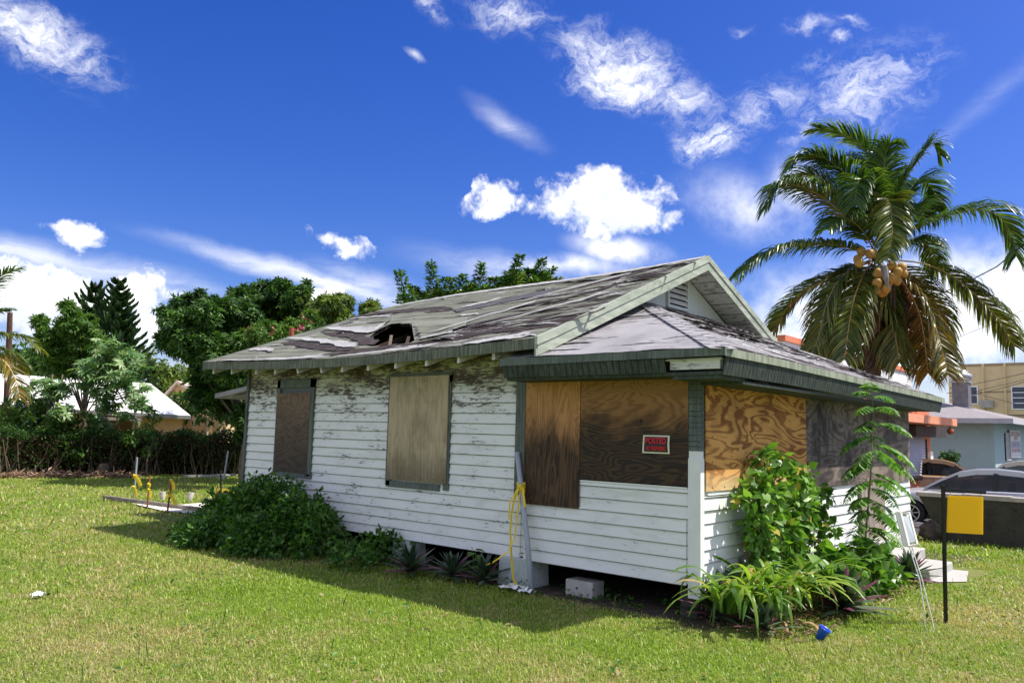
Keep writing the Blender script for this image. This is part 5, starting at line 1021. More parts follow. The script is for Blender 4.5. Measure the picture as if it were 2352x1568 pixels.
mb=MB(); mb.fbox(Fh,(-.1,.8,0),(1.95,4.2,.05)); mb.fbox(Fh,(-.2,-.1,ze-.32),(2.2,.1,ze-.18)); mb.fbox(Fh,(1.78,.3,0),(1.92,.45,ze)); mb.build('carport',M['board'],h)
mb=MB(); mb.fbox(Fh,(-3.4,.42,1.1),(-2.2,.5,2.0)); mb.build('window',M['glass'],h)
o,Ft=frame(430,43,.12); h=thing('tan_house','tan stucco house with a gabled roof partly hidden by the dense dark tree','house',o); s=43/FPX
mb=MB(); x0,x1=-65*s,95*s; zt=3.05; mb.fbox(Ft,(x0,.4,0),(x1-.3,7,zt)); gx0,gx1,gp=-60*s,22*s,-30*s; mb.add([Ft(gx0,.39,zt),Ft(gx1,.39,zt),Ft(gp,.39,zt+1.05)],[(0,1,2)]); mb.build('wall',M['tanlit'],h)
mb=MB()
for (a,za,b,zb_) in ((gx0-.3,zt-.05,gp,zt+1.2),(gp,zt+1.2,gx1+1.2,zt-.1)):
    P=[Ft(a,-.2,za),Ft(b,-.2,zb_),Ft(b,7,zb_),Ft(a,7,za)]; mb.hexa([*[tuple(np.array(p)-[0,0,.16]) for p in P],*P])
mb.build('roof',plain('pinkish_tiles',(.55,.42,.35),.85,.15,6),h)
mb=MB(); mb.fbox(Ft,(-25*s,.33,.75),(-8*s,.40,1.85)); f=mb.build('window',M['white'],h); mb=MB(); mb.fbox(Ft,(-22*s,.30,.85),(-11*s,.335,1.75)); mb.build('pane',M['glass'],f)
mb=MB()
for a in (8,38,66): mb.fbox(Ft,(a*s,.34,0),(a*s+.07,.40,zt))
mb.build('downpipe',M['white'],h)
# utility pole at the far left
mb=MB(); mb.tube([foot(18,34),at(23,718,34)],[.17,.10],10); tag(mb.build('utility_pole',plain('pole_wood',(.10,.05,.035),.9,.3,7)),'dark wooden utility pole standing behind the fronds at the left edge','pole')
# ================================================================== right side: wall, cars, buildings
lw=thing('low_wall','dark mildewed concrete garden wall with a worn pale coping, behind the yellow sign','wall',(18.3,1,0))
mb=MB(); mb.hexa([(18.35,4.22,-.02),(18.62,4.22,-.02),(18.62,-8,-.02),(18.35,-8,-.02),(18.22,4.62,.88),(18.52,4.62,.88),(18.52,-8,.88),(18.22,-8,.88)]); mb.build('wall_body',M['concdark'],lw)
mb=MB(); n=30
for i in range(n):
    ya=4.66-12.6*i/n; yb=4.66-12.6*(i+1)/n; j=random.uniform(-.012,.012); mb.box((18.17+j,yb,.88),(18.57,ya-.003,.965+j))
mb.build('coping',M['conctop'],lw)
mb=MB(); c=gr(2140,1240)
for q in range(3):
    cc=c+np.array([.0,.05*q,.17]); vs=[]; 
    def rk(a,b,cc=cc,q=q):
        th=a*2*math.pi;ph=(b-.5)*math.pi; d=np.array([math.cos(ph)*math.cos(th),math.cos(ph)*math.sin(th),math.sin(ph)]); k=1+.35*mnoise.noise((d[0]*2+q*5,d[1]*2,d[2]*2))+.15*mnoise.noise((d[0]*7,d[1]*7,d[2]*7)); return cc+d*k*np.array([.22,.22,.22])
    if q==0: mb.grid(rk,25,14)
tag(mb.build('rock',M['rockm'],None,True),'dark pitted rock leaning on the end of the low wall','rock')
a,b=gr(2092,1207),gr(2130,1214); mb=MB(); mb.beam(a+[0,0,.06]-(b-a)*1.0,b+[0,0,.06],.14,.11); tag(mb.build('parking_stop',M['whitep']),'white painted kerb stop lying before the silver car wheel','kerb')
def carpaint(name,c,met=.6,rough=.32):
    m,g=mat(name); n=g.noise(g.pos(),40,3,.5); fin(g,bsdf(g,g.mix(g.step(n,.3,.7,0,.08),c,tuple(x*.8 for x in c)),rough,metal=met,spec=.6,Coat_Weight=.4,Coat_Roughness=.08)); return m
M['tyre']=plain('tyre_rubber',(.015,.015,.016),.85,.2,20); M['rim']=plain('alloy',(.45,.46,.48),.35,.05,9,metal=.8); M['chrome']=plain('chrome_trim',(.6,.6,.62),.25,.05,9,metal=.9)
def car(name,label,origin,head,L,H,W,paint,roofpaint=None,prof='sedan',group='cars parked behind the low wall',wr=.31,trim=None):
    """local x forward from rear bumper 0..L, y left, z up"""
    hd=np.array([math.cos(head),math.sin(head),0]); lf=np.array([-hd[1],hd[0],0]); o=np.array(origin,float)
    F=lambda x,y,z:tuple(o+hd*(x-L/2)+lf*y+np.array([0,0,z])); t=thing(name,label,'car',o,group)
    wx=(L*.195,L*.80); belt=.66*H
    if prof=='sedan': up=[(.0,.50),(.01,.60),(.03,.655),(.17,.675),(.60,.665),(.70,.645),(.80,.61),(.90,.56),(.96,.49),(.985,.40),(1.0,.30)]; gh=[(.10,.665),(.155,.75),(.23,.90),(.30,.975),(.40,1.0),(.50,.985),(.58,.93),(.66,.80),(.735,.655)]
    elif prof=='coupe': up=[(.0,.50),(.01,.62),(.04,.67),(.22,.68),(.62,.68),(.68,.67),(.80,.655),(.93,.63),(.985,.58),(1.0,.35)]; gh=[(.20,.675),(.25,.78),(.30,.92),(.34,.985),(.42,1.0),(.50,.985),(.56,.93),(.60,.83),(.655,.675)]
    else: up=[(.0,.45),(.005,.60),(.02,.635),(.60,.64),(.70,.62),(.80,.60),(.93,.57),(.985,.50),(1.0,.30)]; gh=[(.012,.63),(.03,.80),(.05,.95),(.09,.99),(.30,1.0),(.50,.985),(.57,.93),(.63,.80),(.70,.62)]
    ip=lambda P,x:float(np.interp(x,[a for a,_ in P],[b for _,b in P]))
    # lower body loft
    ns=64; sec=[]
    for i in range(ns+1):
        f=i/ns; x=f*L; zt=ip(up,f)*H; e=min(f,1-f); w_=W/2*(1-.28*max(0,1-e/.07)**2); zb=.20
        for q in wx:
            r=wr*1.22; dx=x-q
            if abs(dx)<r: zb=max(zb,wr*.95+math.sqrt(r*r-dx*dx)*.98-.02)
        zb=min(zb,zt-.08); m1=zb+(zt-zb)*.35; m2=zb+(zt-zb)*.8
        sec.append([(w_*.97,zb),(w_,m1),(w_*.985,m2),(w_*.93,zt-.02),(w_*.80,zt),(w_*.4,zt+.015)])
    mb=MB(); vs=[];k=len(sec[0])
    for i,s in enumerate(sec):
        x=i/ns*L
        vs+= [F(x,y,z) for y,z in s]+[F(x,-y,z) for y,z in reversed(s)]
    n=2*k; fs=[(i*n+j,i*n+j+1,(i+1)*n+j+1,(i+1)*n+j) for i in range(ns) for j in range(n-1)]; fs+=[tuple(range(n)),tuple(ns*n+j for j in range(n-1,-1,-1))]; mb.add(vs,fs); body=mb.build('body',paint,t,True)
    # greenhouse: roof shell + pillars, glass inset
    wb,wt=W/2*.90,W/2*.70; zs=lambda z:(z-.62*H)/(H-.62*H)
    yw=lambda z:wb+(wt-wb)*max(0,min(1,zs(z)))**1.1
    def gp(i,side,inn=0.0,kx=1.0):
        f,z=gh[i]; return F(f*L,side*(yw(z*H)-inn),z*H-.0)
    mb=MB(); m=len(gh); P=[];
    for i in range(m): P+= [gp(i,1),F(gh[i][0]*L,yw(gh[i][1]*H)*.5,gh[i][1]*H+.012),F(gh[i][0]*L,-yw(gh[i][1]*H)*.5,gh[i][1]*H+.012),gp(i,-1)]
    i0,i1=2,m-3
    mb.add(P,[(4*i+j,4*i+j+1,4*i+5+j,4*i+4+j) for i in range(i0,i1) for j in range(3)]); 
    for s in (1,-1):
        for i in range(m-1): mb.beam(gp(i,s),gp(i+1,s),.035,.045)
        for i in range(i0,i1): mb.beam(np.array(gp(i,s))-[0,0,.05],np.array(gp(i+1,s))-[0,0,.05],.03,.11)
    mb.build('roof',roofpaint or paint,t)
    for s in (1,-1):
        for f in ((.42,) if prof!='wagon' else (.22,.42)): mb=MB(); mb.beam(F(f*L,s*yw(H*.66)*1.0,.66*H),F(f*L-.04,s*(yw(H*.95)),.95*H),.02,.09,tuple(hd)); mb.build('door_pillar',M['black'],t)
    mb=MB()
    for s in (1,-1):
        vs=[gp(i,s,.015) for i in range(m)]+[F((gh[0][0]+.01)*L,s*(wb-.015),.645*H),F((gh[-1][0]-.01)*L,s*(wb-.015),.645*H)]
        mb.add([F(.4*L,s*(yw(.8*H)-.02),.8*H)]+vs[:m],[(0,i+1,i+2) for i in range(m-1)]+[(0,m,1)])
    mb.build('side_window',M['carglass'],t)
    mb=MB(); mb.add([P[4*i+j] for i in range(i1,m) for j in range(4)],[(4*i+j,4*i+j+1,4*i+5+j,4*i+4+j) for i in range(m-1-i1) for j in range(3)]); mb.build('windscreen',M['carglass'],t)
    mb=MB(); mb.add([P[4*i+j] for i in range(0,i0+1) for j in range(4)],[(4*i+j,4*i+j+1,4*i+5+j,4*i+4+j) for i in range(i0) for j in range(3)]); mb.build('rear_window',M['carglass'],t)
    for q in wx:
        for s in (1,-1):
            c=np.array(F(q,s*(W/2-.11),wr)); ax=lf*s; mb=MB(); pr=[(-.10,wr*.55),(-.10,wr*.93),(-.06,wr),(.06,wr),(.10,wr*.93),(.10,wr*.66),(.06,wr*.62),(.06,0.001)]; vs=[]
            for l,r in pr:
                for kk in range(28):
                    a=2*math.pi*kk/28; vs.append(c+ax*l+hd*r*math.cos(a)+np.array([0,0,r*math.sin(a)]))
            mb.add(vs,[(i*28+kk,i*28+(kk+1)%28,(i+1)*28+(kk+1)%28,(i+1)*28+kk) for i in range(len(pr)-1) for kk in range(28)]); wh=mb.build('wheel',M['tyre'],t,True)
            mb=MB(); rr_=wr*.63
            for kk in range(7):
                a=2*math.pi*kk/7+.3; d=hd*math.cos(a)+np.array([0,0,math.sin(a)]); mb.beam(c+ax*.085+d*.02,c+ax*.095+d*rr_,.05,.02,tuple(ax)) if False else mb.beam(c+ax*.085+d*.02,c+ax*.095+d*rr_,.055,.02,tuple(np.cross(d,ax)))
            pr=[(.075,rr_),(.105,rr_*1.02),(.105,rr_*.9),(.085,rr_*.86)]; vs=[]
            for l,r in pr:
                for kk in range(28):
                    a=2*math.pi*kk/28; vs.append(c+ax*l+hd*r*math.cos(a)+np.array([0,0,r*math.sin(a)]))
            mb.add(vs,[(i*28+kk,i*28+(kk+1)%28,(i+1)*28+(kk+1)%28,(i+1)*28+kk) for i in range(3) for kk in range(28)])
            vs=[c+ax*.11+(hd*math.cos(a)+np.array([0,0,math.sin(a)]))*.055 for a in np.linspace(0,6.1,12)]; mb.add(vs+[c+ax*.12],[(i,(i+1)%12,12) for i in range(12)]); mb.build('rim',M['rim'],wh)
    for s in (1,-1): mb=MB(); mb.hexa([F(.62*L,s*(W/2-.04),.66*H),F(.66*L,s*(W/2-.04),.66*H),F(.65*L,s*(W/2+.15),.67*H),F(.62*L,s*(W/2+.15),.67*H),F(.62*L,s*(W/2-.04),.75*H),F(.66*L,s*(W/2-.04),.73*H),F(.64*L,s*(W/2+.13),.76*H),F(.62*L,s*(W/2+.13),.76*H)]); mb.build('wing_mirror',M['black'],t)
    for s in (1,-1):
        mb=MB(); mb.hexa([F(.955*L,s*W*.30,.42*H),F(.99*L,s*W*.28,.42*H),F(.965*L,s*W*.42,.42*H),F(.93*L,s*W*.45,.42*H),F(.945*L,s*W*.30,.50*H),F(.965*L,s*W*.28,.50*H),F(.94*L,s*W*.42,.51*H),F(.91*L,s*W*.45,.51*H)]); mb.build('headlight',M['chrome'],t)
    mb=MB()
    for s in (1,-1):
        mb.beam(F(.12*L,s*(W/2*.965),.645*H),F(.70*L,s*(W/2*.955),.63*H),.015,.02); mb.box
    mb.build('trim_strip',trim or M['chrome'],t)
    mb=MB()
    for s in (1,-1):
        for f in (.30,.435,.60): mb.beam(F(f*L,s*(W/2+.001),.30*H),F(f*L+(.02 if f<.5 else -.0),s*(W/2*.985),.62*H),.012,.008,tuple(hd))
    mb.build('door_seam',M['black'],t)
    for s in (1,-1):
        for f in (.33,.50): mb=MB(); mb.beam(F(f*L,s*(W/2+.004),.545*H),F(f*L+.16,s*(W/2+.004),.545*H),.03,.03); mb.build('door_handle',M['chrome'],t) 
    mb=MB(); mb.beam(F(.08*L,0,.24),F(.93*L,0,.24),W*.8,.1); 
    for a in (.34,.55):
        for s in (.22,-.22): mb.hexa([F(a*L,s*W-.22,.3*H),F(a*L+.35,s*W-.22,.3*H),F(a*L+.35,s*W+.22,.3*H),F(a*L,s*W+.22,.3*H),F(a*L-.05,s*W-.2,.78*H),F(a*L+.05,s*W-.2,.78*H),F(a*L+.05,s*W+.2,.78*H),F(a*L-.05,s*W+.2,.78*H)])
    mb.build('interior',M['black'],t); return t
hw=R(99.0)
wc=np.array([20.98,5.50,0]); Lc=4.55; fw=np.array([math.cos(hw),math.sin(hw),0]); lfv=np.array([-fw[1],fw[0],0])
car('silver_car','silver four door car, nearest of the parked cars, its front wheel showing beside the porch','car' and wc-fw*(Lc*.80-Lc/2)-lfv*.75,hw,Lc,1.37,1.72,carpaint('silver_paint',(.56,.57,.62),.35))
p=foot(2150,25.6); car('tan_car','old gold tan car half hidden behind the orange shop wall',p-fw*.2+lfv*0,R(-78),4.8,1.45,1.75,carpaint('gold_paint',(.50,.33,.17),.25,.4),prof='coupe')
p=foot(2335,23.4); car('maroon_car','cream roofed maroon wagon parked just beyond the silver car',p,R(99),4.6,1.52,1.75,carpaint('maroon_paint',(.16,.02,.03),.3,.35),carpaint('cream_paint',(.62,.57,.48),.1,.4),prof='wagon')
# ---- orange shop
os_=thing('orange_shop','orange stucco shop corner with a flat canopy and a closed roller shutter','building',(29,7,0)); M['orange']=plain('orange_stucco',(.62,.20,.10),.85,.10,3); M['orangel']=plain('orange_canopy',(.72,.30,.17),.8,.07,3)
D=26.0; c=at(2139,1100,D); xc,yc=c[0],c[1]
fz_=lambda px,py: on(px,py,1,yc)
mb=MB(); mb.box((xc-9,yc,0),(xc,yc+.25,3.0)); mb.box((xc-.25,yc+.25,0),(xc,yc+9,3.0)); mb.build('wall',M['orange'],os_)
a0=on(2095,947,1,yc-1.0); a1=on(2198,962,1,yc-1.0); mb=MB(); mb.box((xc-9,yc-1.0,a1[2]-.22),(a1[0],yc+3,a1[2]+.0)); mb.build('canopy',M['orangel'],os_)
mb=MB(); mb.box((xc-9,yc+.3,a1[2]),(xc-.2,yc+9,a1[2]+.55)); mb.build('parapet',M['orangel'],os_)
s0=fz_(2096,1007);s1=fz_(2124,1090); mb=MB(); z=s1[2]
while z<s0[2]: mb.hexa([(s0[0]-1.0,yc-.06,z),(s1[0],yc-.06,z),(s1[0],yc-.03,z),(s0[0]-1.0,yc-.03,z),(s0[0]-1.0,yc-.03,z+.08),(s1[0],yc-.03,z+.08),(s1[0],yc-.02,z+.08),(s0[0]-1.0,yc-.02,z+.08)]); z+=.085
mb.build('roller_shutter',plain('shutter_metal',(.50,.50,.52),.5,.08,5,metal=.3),os_)
mb=MB(); mb.box((s1[0],yc-.08,s1[2]-.1),(s1[0]+.09,yc-.01,s0[2])); mb.box((s0[0]-1,yc-.10,s1[2]-.12),(s1[0]+.05,yc-.01,s1[2]-.01)); mb.build('shutter_frame',M['black'],os_)
b0=fz_(2090,977);b1=fz_(2143,1004); mb=MB(); mb.box((b0[0]-1,yc-.42,b1[2]),(b1[0]-.15,yc-.01,b0[2])); mb.build('shutter_box',plain('brown_metal',(.055,.045,.040),.6,.2,5),os_)
q0=fz_(2128,1036);q1=fz_(2135,1076); mb=MB(); mb.box((q0[0],yc-.12,q1[2]),(q1[0],yc-.01,q0[2])); mb.build('meter_box',M['whitep'],os_)
c=on(2207,985,1,yc-.9); p=np.array([a1[0]-.45,yc-.9,a1[2]-.30]); mb=MB(); mb.tube([p+[0,0,.1],p],.02,6); mb.lathe([(.03,.0),(.08,-.03),(.10,-.10),(.06,-.17),(.0,-.18)],p,12); mb.lathe([(.03,.0),(.07,-.03),(.08,-.10),(.0,-.15)],p+np.array([.16,0,0]),12); tag(mb.build('hanging_lamp',M['rust'],os_,True),None,None) if False else mb.build('floodlight',M['rust'],os_,True)
# ---- pale teal building
tc=at(2286,1050,31); tx,ty=tc[0],tc[1]; tb=thing('teal_building','pale teal single storey building with a grey hipped roof and rooftop duct','building',(tx,ty,0)); M['teal']=plain('teal_stucco',(.42,.56,.54),.85,.07,2.5,dirt=(.36,.46,.42))
ez=on(2300,965,0,tx-.5)[2]
mb=MB(); mb.box((tx,ty,0),(tx+14,ty+11,ez)); mb.build('wall',M['teal'],tb)
mb=MB(); e=.75; A=[(tx-e,ty-e,ez+.05),(tx+14,ty-e,ez+.05),(tx+14,ty+11.5,ez+.05),(tx-e,ty+11.5,ez+.05)]; r0=(tx+5.2,ty+5,ez+1.45);r1=(tx+9,ty+5,ez+1.45)
mb.add(A+[r0,r1],[(0,1,5,4),(1,2,5),(2,3,4,5),(3,0,4)]); mb.build('roof',plain('grey_shingles',(.26,.235,.235),.9,.18,7),tb)
mb=MB(); mb.box((tx-e-.02,ty-e-.02,ez-.12),(tx+14,ty-e,ez+.07)); mb.box((tx-e-.02,ty-e,ez-.12),(tx-e,ty+11.5,ez+.07)); mb.build('fascia',plain('pale_fascia_paint',(.50,.50,.52),.7,.1,4),tb)
mb=MB(); mb.box((tx-e,ty-e,ez-.06),(tx+14,ty+11,ez-.02)); mb.build('soffit',M['teal'],tb)
# duct on the roof with a mushroom cap
d0_=at(2210,935,34.0); mb=MB(); w_=.30; z0=at(2210,942,34)[2]-.3; z1=at(2210,879,34)[2]
mb.box((d0_[0]-w_,d0_[1]-w_,z0),(d0_[0]+w_,d0_[1]+w_,z1)); du=mb.build('roof_duct',plain('duct_metal',(.20,.20,.22),.5,.25,5,metal=.4),tb)
mb=MB(); mb.box((d0_[0]-w_-.05,d0_[1]-w_-.05,z0),(d0_[0]+w_+.05,d0_[1]+w_+.05,z0+.42)); mb.box((d0_[0]-w_-.05,d0_[1]-w_-.05,z1),(d0_[0]+w_+.05,d0_[1]+w_+.05,z1+.08)); mb.build('curb',plain('galvanised',(.42,.43,.45),.4,.2,6,metal=.5),du)
mb=MB(); mb.lathe([(.30,0),(.38,.05),(.42,.16),(.42,.26),(.36,.30),(.28,.32),(.26,.44),(.20,.48),(.0,.49)],(d0_[0],d0_[1],z1+.08),24); mb.build('fan_cap',bpy.data.materials['galvanised'],du,True)
# barred window and banner on the front (facing -y) side
wy=ty-.03; g0=on(2308,995,1,wy);g1=on(2320,1055,1,wy); s0=on(2318.5,987,1,wy-.06);s1=on(2344,1050,1,wy-.06)
mb=MB(); mb.box((g0[0],wy-.005,g1[2]),(s0[0]+.9,wy+.01,g0[2])); wn=mb.build('window',M['glass'],tb)
mb=MB()
for k in range(9): x=g0[0]+k*.11; mb.box((x,wy-.05,g1[2]),(x+.02,wy-.03,g0[2]))
for z in (g0[2],g1[2]): mb.box((g0[0],wy-.05,z-.02),(g0[0]+1,wy-.03,z+.02))
mb.build('window_bars',M['whitep'],wn)
bn=thing('banner_sign','white painted board lettered in red and blue on the teal building wall','sign',((s0[0]+s1[0])/2,wy,s1[2])); zt=s0[2];zb_=s1[2]; H_=zt-zb_; Wb=s1[0]-s0[0]
mb=MB(); mb.box((s0[0],wy-.09,zb_),(s1[0],wy-.06,zt)); mb.build('board',M['whitep'],bn)
rd=plain('faded_red',(.45,.16,.15),.7,.05,9); bl=plain('faded_blue',(.20,.24,.42),.7,.05,9)
cx_=(s0[0]+s1[0])/2
for (tx_,v,sz,m) in (('GROVE OUTREACH',.86,.26,rd),('CENTER',.70,.24,rd),('FOOD CLOTHING AND GIFTS',.53,.20,bl),('ALL DONATIONS WELCOME',.42,.20,bl),('OPEN SATURDAY MORNING',.26,.22,rd),('9 AM TO 12 PM',.11,.14,bl)):
    if v in(.11,): continue
    k=min(1.0,Wb*.92/(len(tx_)*sz*.62)); text(tx_,sz,fmat((cx_,wy-.094,zb_+H_*v),(1,0,0),(0,0,1)),m,'lettering',bn,k)
# ---- climbing plant against the teal wall
tree('ivy_bush','small dark ivy bush against the teal wall behind the tan car',2190,29.5,[(2166,1060,10),(2184,1045,14),(2186,1062,14),(2170,1045,7),(2190,1075,12)],L4,M['tree_d'],.14,420,81,.03,.2,None,cat_='shrub')
# ---- yellow apartment block
y0_=at(2202,838,50); yb=thing('yellow_building','tall mustard yellow two storey building behind the teal one','building',(y0_[0],y0_[1],0)); M['must']=plain('mustard_stucco',(.68,.53,.29),.85,.06,1.5,dirt=(.56,.43,.23)); yx=y0_[0]; zt=on(2275,835.5,0,yx)[2]
mb=MB(); mb.box((yx,y0_[1]+.6,0),(yx+14,-22,zt)); mb.build('wall',M['must'],yb)
mb=MB(); mb.box((yx-.04,y0_[1]+.64,zt-.12),(yx,-22,zt+.03)); mb.box((yx-.05,y0_[1]+.6,on(2300,955,0,yx)[2]-.05),(yx,-22,on(2300,955,0,yx)[2]+.05)); mb.build('cornice',plain('mustard_trim',(.34,.26,.14),.8,.1,3),yb)
for (px0,px1,py0,py1,bars) in ((2227,2245,889,926,1),(2325,2372,889,938,3)):
    a=on(px0,py0,0,yx);b=on(px1,py1,0,yx); mb=MB(); mb.box((yx-.06,a[1]+.06,b[2]-.06),(yx-.005,b[1]-.06,b[2]));mb.box((yx-.06,a[1]+.06,a[2]),(yx-.005,b[1]-.06,a[2]+.06)); mb.box((yx-.06,a[1],b[2]),(yx-.005,a[1]+.07,a[2])); mb.box((yx-.06,b[1]-.07,b[2]),(yx-.005,b[1],a[2]))
    for k in range(1,bars+1): z=b[2]+(a[2]-b[2])*k/(bars+1); mb.box((yx-.05,b[1],z-.025),(yx-.012,a[1],z+.025))
    f=mb.build('window',M['whitep'],yb); mb=MB(); mb.box((yx-.02,b[1],b[2]),(yx-.008,a[1],a[2])); mb.build('pane',glass('bluish_glass',(.06,.07,.10),.15),f)
a=on(2262,950,0,yx); 
for y_,z0_,z1_ in ((a[1],0,zt),(on(2312,950,0,yx)[1],on(2312,955,0,yx)[2],zt)): mb=MB(); mb.tube([(yx-.12,y_,z0_),(yx-.12,y_,z1_)],.06,8); mb.build('downpipe',M['must'],yb)
a=on(2268,925,0,yx); mb=MB(); mb.box((yx-.35,a[1]-.35,a[2]-.3),(yx-.01,a[1]+.35,a[2]+.15)); mb.build('air_conditioner',plain('ac_unit',(.35,.33,.29),.6,.2,5),yb)
for i in range(3): z=2.2+1.4*i; mb=MB(); mb.tube([(yx-.05,-8,z+.4),(yx-.05,a[1]+2.2,z+.1)],.018,5); mb.build('wall_cable',M['black'],yb)
# ---- church front behind the palm
ca=at(1899,796,45); cy=ca[1]; ch=thing('church','white church front with orange trimmed parapet behind the coconut palm','church',(ca[0]+1,cy,0))
zt=ca[2]; cx0=on(1800,790,1,cy)[0]; cx1=on(2095,900,1,cy)[0]
M['cwhite']=plain('white_stucco',(.72,.72,.72),.85,.06,2)
mb=MB(); mb.hexa([(cx0,cy,0),(cx1,cy,0),(cx1,cy+6,0),(cx0,cy+6,0),(cx0,cy,zt-.3),(cx1,cy,zt-.3),(cx1,cy+6,zt-.3),(cx0,cy+6,zt-.3)]); mb.build('wall',M['cwhite'],ch)
mb=MB(); mb.box((cx0-.1,cy-.12,zt-.30),(cx1+.1,cy+.3,zt)); mb.build('parapet',M['orange'],ch)
a=on(1913,831,1,cy-.06); text('CHRIST',.36,fmat((a[0],cy-.06,a[2]),(1,0,0),(0,0,1)),M['black'],'lettering',ch,1.1,1.1)
# ---- wires
def wire(pts,r,lab,grp='overhead wires'):
    P=[at(x,y,d) for x,y,d in pts]; mb=MB(); Q=[]
    for i in range(len(P)-1):
        for k in range(8): t=k/8; q=P[i]*(1-t)+P[i+1]*t; q=q-np.array([0,0,.03*4*t*(1-t)*np.linalg.norm(P[i+1]-P[i])*.15]); Q.append(q)
    Q.append(P[-1]); mb.tube(Q,r,5); tag(mb.build('overhead_wire',M['black']),lab,'wire',grp)
wire([(2560,395,22),(2352,560,23.5),(2290,612,24.5),(2215,650,26),(2120,690,30),(1925,814,45)],.018,'thick black cable passing in front of the palm to the church')
wire([(2500,660,24),(2352,712,26),(2180,782,30),(1905,875,44)],.008,'thin wire crossing the sky right of the palm')
wire([(2480,818,38),(2352,857,42),(2182,892,49)],.016,'highest thin wire across the yellow building')
wire([(2480,840,38),(2352,877,42),(2180,920,49)],.016,'second wire crossing the yellow building')
wire([(2480,845,38),(2352,872,42),(2180,910,49)],.014,'third wire crossing just under the second on the yellow building')
wire([(2480,970,38),(2352,932,42),(2250,905,45),(2180,889,49)],.014,'wire sloping the opposite way across the yellow building')
# ================================================================== palms
def frondmat(name,cs,tr=.34):
    m,g=mat(name); r=g.isl(); n=g.noise(g.pos(),.9,4,.6); f=g.m('ADD',g.m('MULTIPLY',r,.55),g.m('MULTIPLY',n,.6))
    rp=g.n('ShaderNodeValToRGB'); g.L.new(f,rp.inputs[0]); e=rp.color_ramp.elements; e[0].position=.25; e[0].color=(*cs[0],1); e[1].position=.85; e[1].color=(*cs[2],1); x=e.new(.55); x.color=(*cs[1],1)
    b=bsdf(g,rp.outputs[0],.36,spec=.5); t=g.n('ShaderNodeBsdfTranslucent'); g.L.new(g.mix(1.0,rp.outputs[0],(1.5,1.4,.5,1),'MULTIPLY'),t.inputs[0]); mx=g.n('ShaderNodeMixShader',i_0=tr); g.L.new(b,mx.inputs[1]); g.L.new(t.outputs[0],mx.inputs[2]); fin(g,mx.outputs[0]); return m
M['fr_g']=frondmat('frond_green',((.018,.055,.012),(.055,.125,.022),(.15,.26,.045)))
M['fr_o']=frondmat('frond_olive',((.03,.065,.010),(.085,.125,.02),(.23,.25,.05)))
M['fr_y']=frondmat('frond_golden',((.035,.055,.010),(.12,.11,.018),(.38,.25,.035)))
M['rach']=plain('rachis',(.30,.24,.06),.5,.2,9); M['rachp']=plain('pale_rachis',(.55,.38,.16),.5,.2,9)
def crom(P,n):
    P=[P[0]*2-P[1]]+list(P)+[P[-1]*2-P[-2]]; out=[]
    for i in range(1,len(P)-2):
        for k in range(n):
            t=k/n; a,b,c,d=P[i-1:i+3]; out.append(.5*((2*b)+(-a+c)*t+(2*a-5*b+4*c-d)*t*t+(-a+3*b-3*c+d)*t**3))
    out.append(P[-2]); return out
def frond(parent,pts,m,rm,rr,nl=88,ll=.85,lw=.045,droop=1.0,bare=.12,wind=(0,0,0),r0=.026,spreadv=None,name='frond'):
    C_=crom([np.array(p,float) for p in pts],14); d=np.linalg.norm(np.diff(np.array(C_),axis=0),axis=1); cum=np.concatenate([[0],np.cumsum(d)]); Ltot=cum[-1]; A=np.array(C_)
    def P(t): s=t*Ltot; return np.array([np.interp(s,cum,A[:,k]) for k in range(3)])
    mb=MB(); mb.tube([P(t) for t in np.linspace(0,1,16)],list(np.linspace(r0,.004,16)),6); fo=mb.build(name,rm,parent,True)
    V=[];F=[];o=0
    for i in range(nl):
        t=bare+(1-bare)*(i+.5*rr.random())/nl; p=P(t); ax=P(min(1,t+.02))-P(max(0,t-.02)); ax/=np.linalg.norm(ax)+1e-9
        sd=np.cross(ax,[0,0,1.0]) if spreadv is None else np.cross(ax,np.array(spreadv)); nrm=np.linalg.norm(sd); sd=sd/nrm if nrm>.15 else UH*1.0; up=np.cross(sd,ax)
        L=ll*(.55+.75*math.sin(math.pi*min(1,(t-bare)/(1-bare)*.80+.14)))*rr.uniform(.85,1.1)
        for s in (1,-1):
            if rr.random()<.05: continue
            fwd=.55+.75*t; dr=sd*s*1.0+ax*fwd+up*.25+rr.normal(size=3)*.10; dr/=np.linalg.norm(dr); q=p.copy(); W=lw*rr.uniform(.75,1.15); seg=4; pv=[]
            side=np.cross(dr,up); side/=np.linalg.norm(side)+1e-9
            side=ax*.8+rr.normal(size=3)*.25
            for k in range(seg+1):
                dd=dr; sdv=side-dd*side.dot(dd); sdv/=np.linalg.norm(sdv)+1e-9; w_=W*(.6,1.0,.9,.6,.06)[k]
                pv+= [q-sdv*w_/2,q+sdv*w_/2]; q=q+dr*L/seg; dr=dr+np.array([0,0,-1.0])*droop*(.16+.30*k)*rr.uniform(.7,1.3)+np.array(wind)*.25; dr/=np.linalg.norm(dr)
            V+=pv; F+=[(o+2*k,o+2*k+1,o+2*k+3,o+2*k+2) for k in range(seg)]; o+=len(pv)
    npmesh('leaflets',np.array(V),np.array(F),m,fo); return fo
D=24.0; rr=np.random.default_rng(77)
zx=lambda a,b,dd=0: at(1633+.4123*a,238.2+.4123*b,D+dd)
pb=foot(1985,D); palm=thing('coconut_palm','tall coconut palm with golden coconuts and drooping fronds behind the right end of the house','palm',pb)
ctr=zx(945,800)
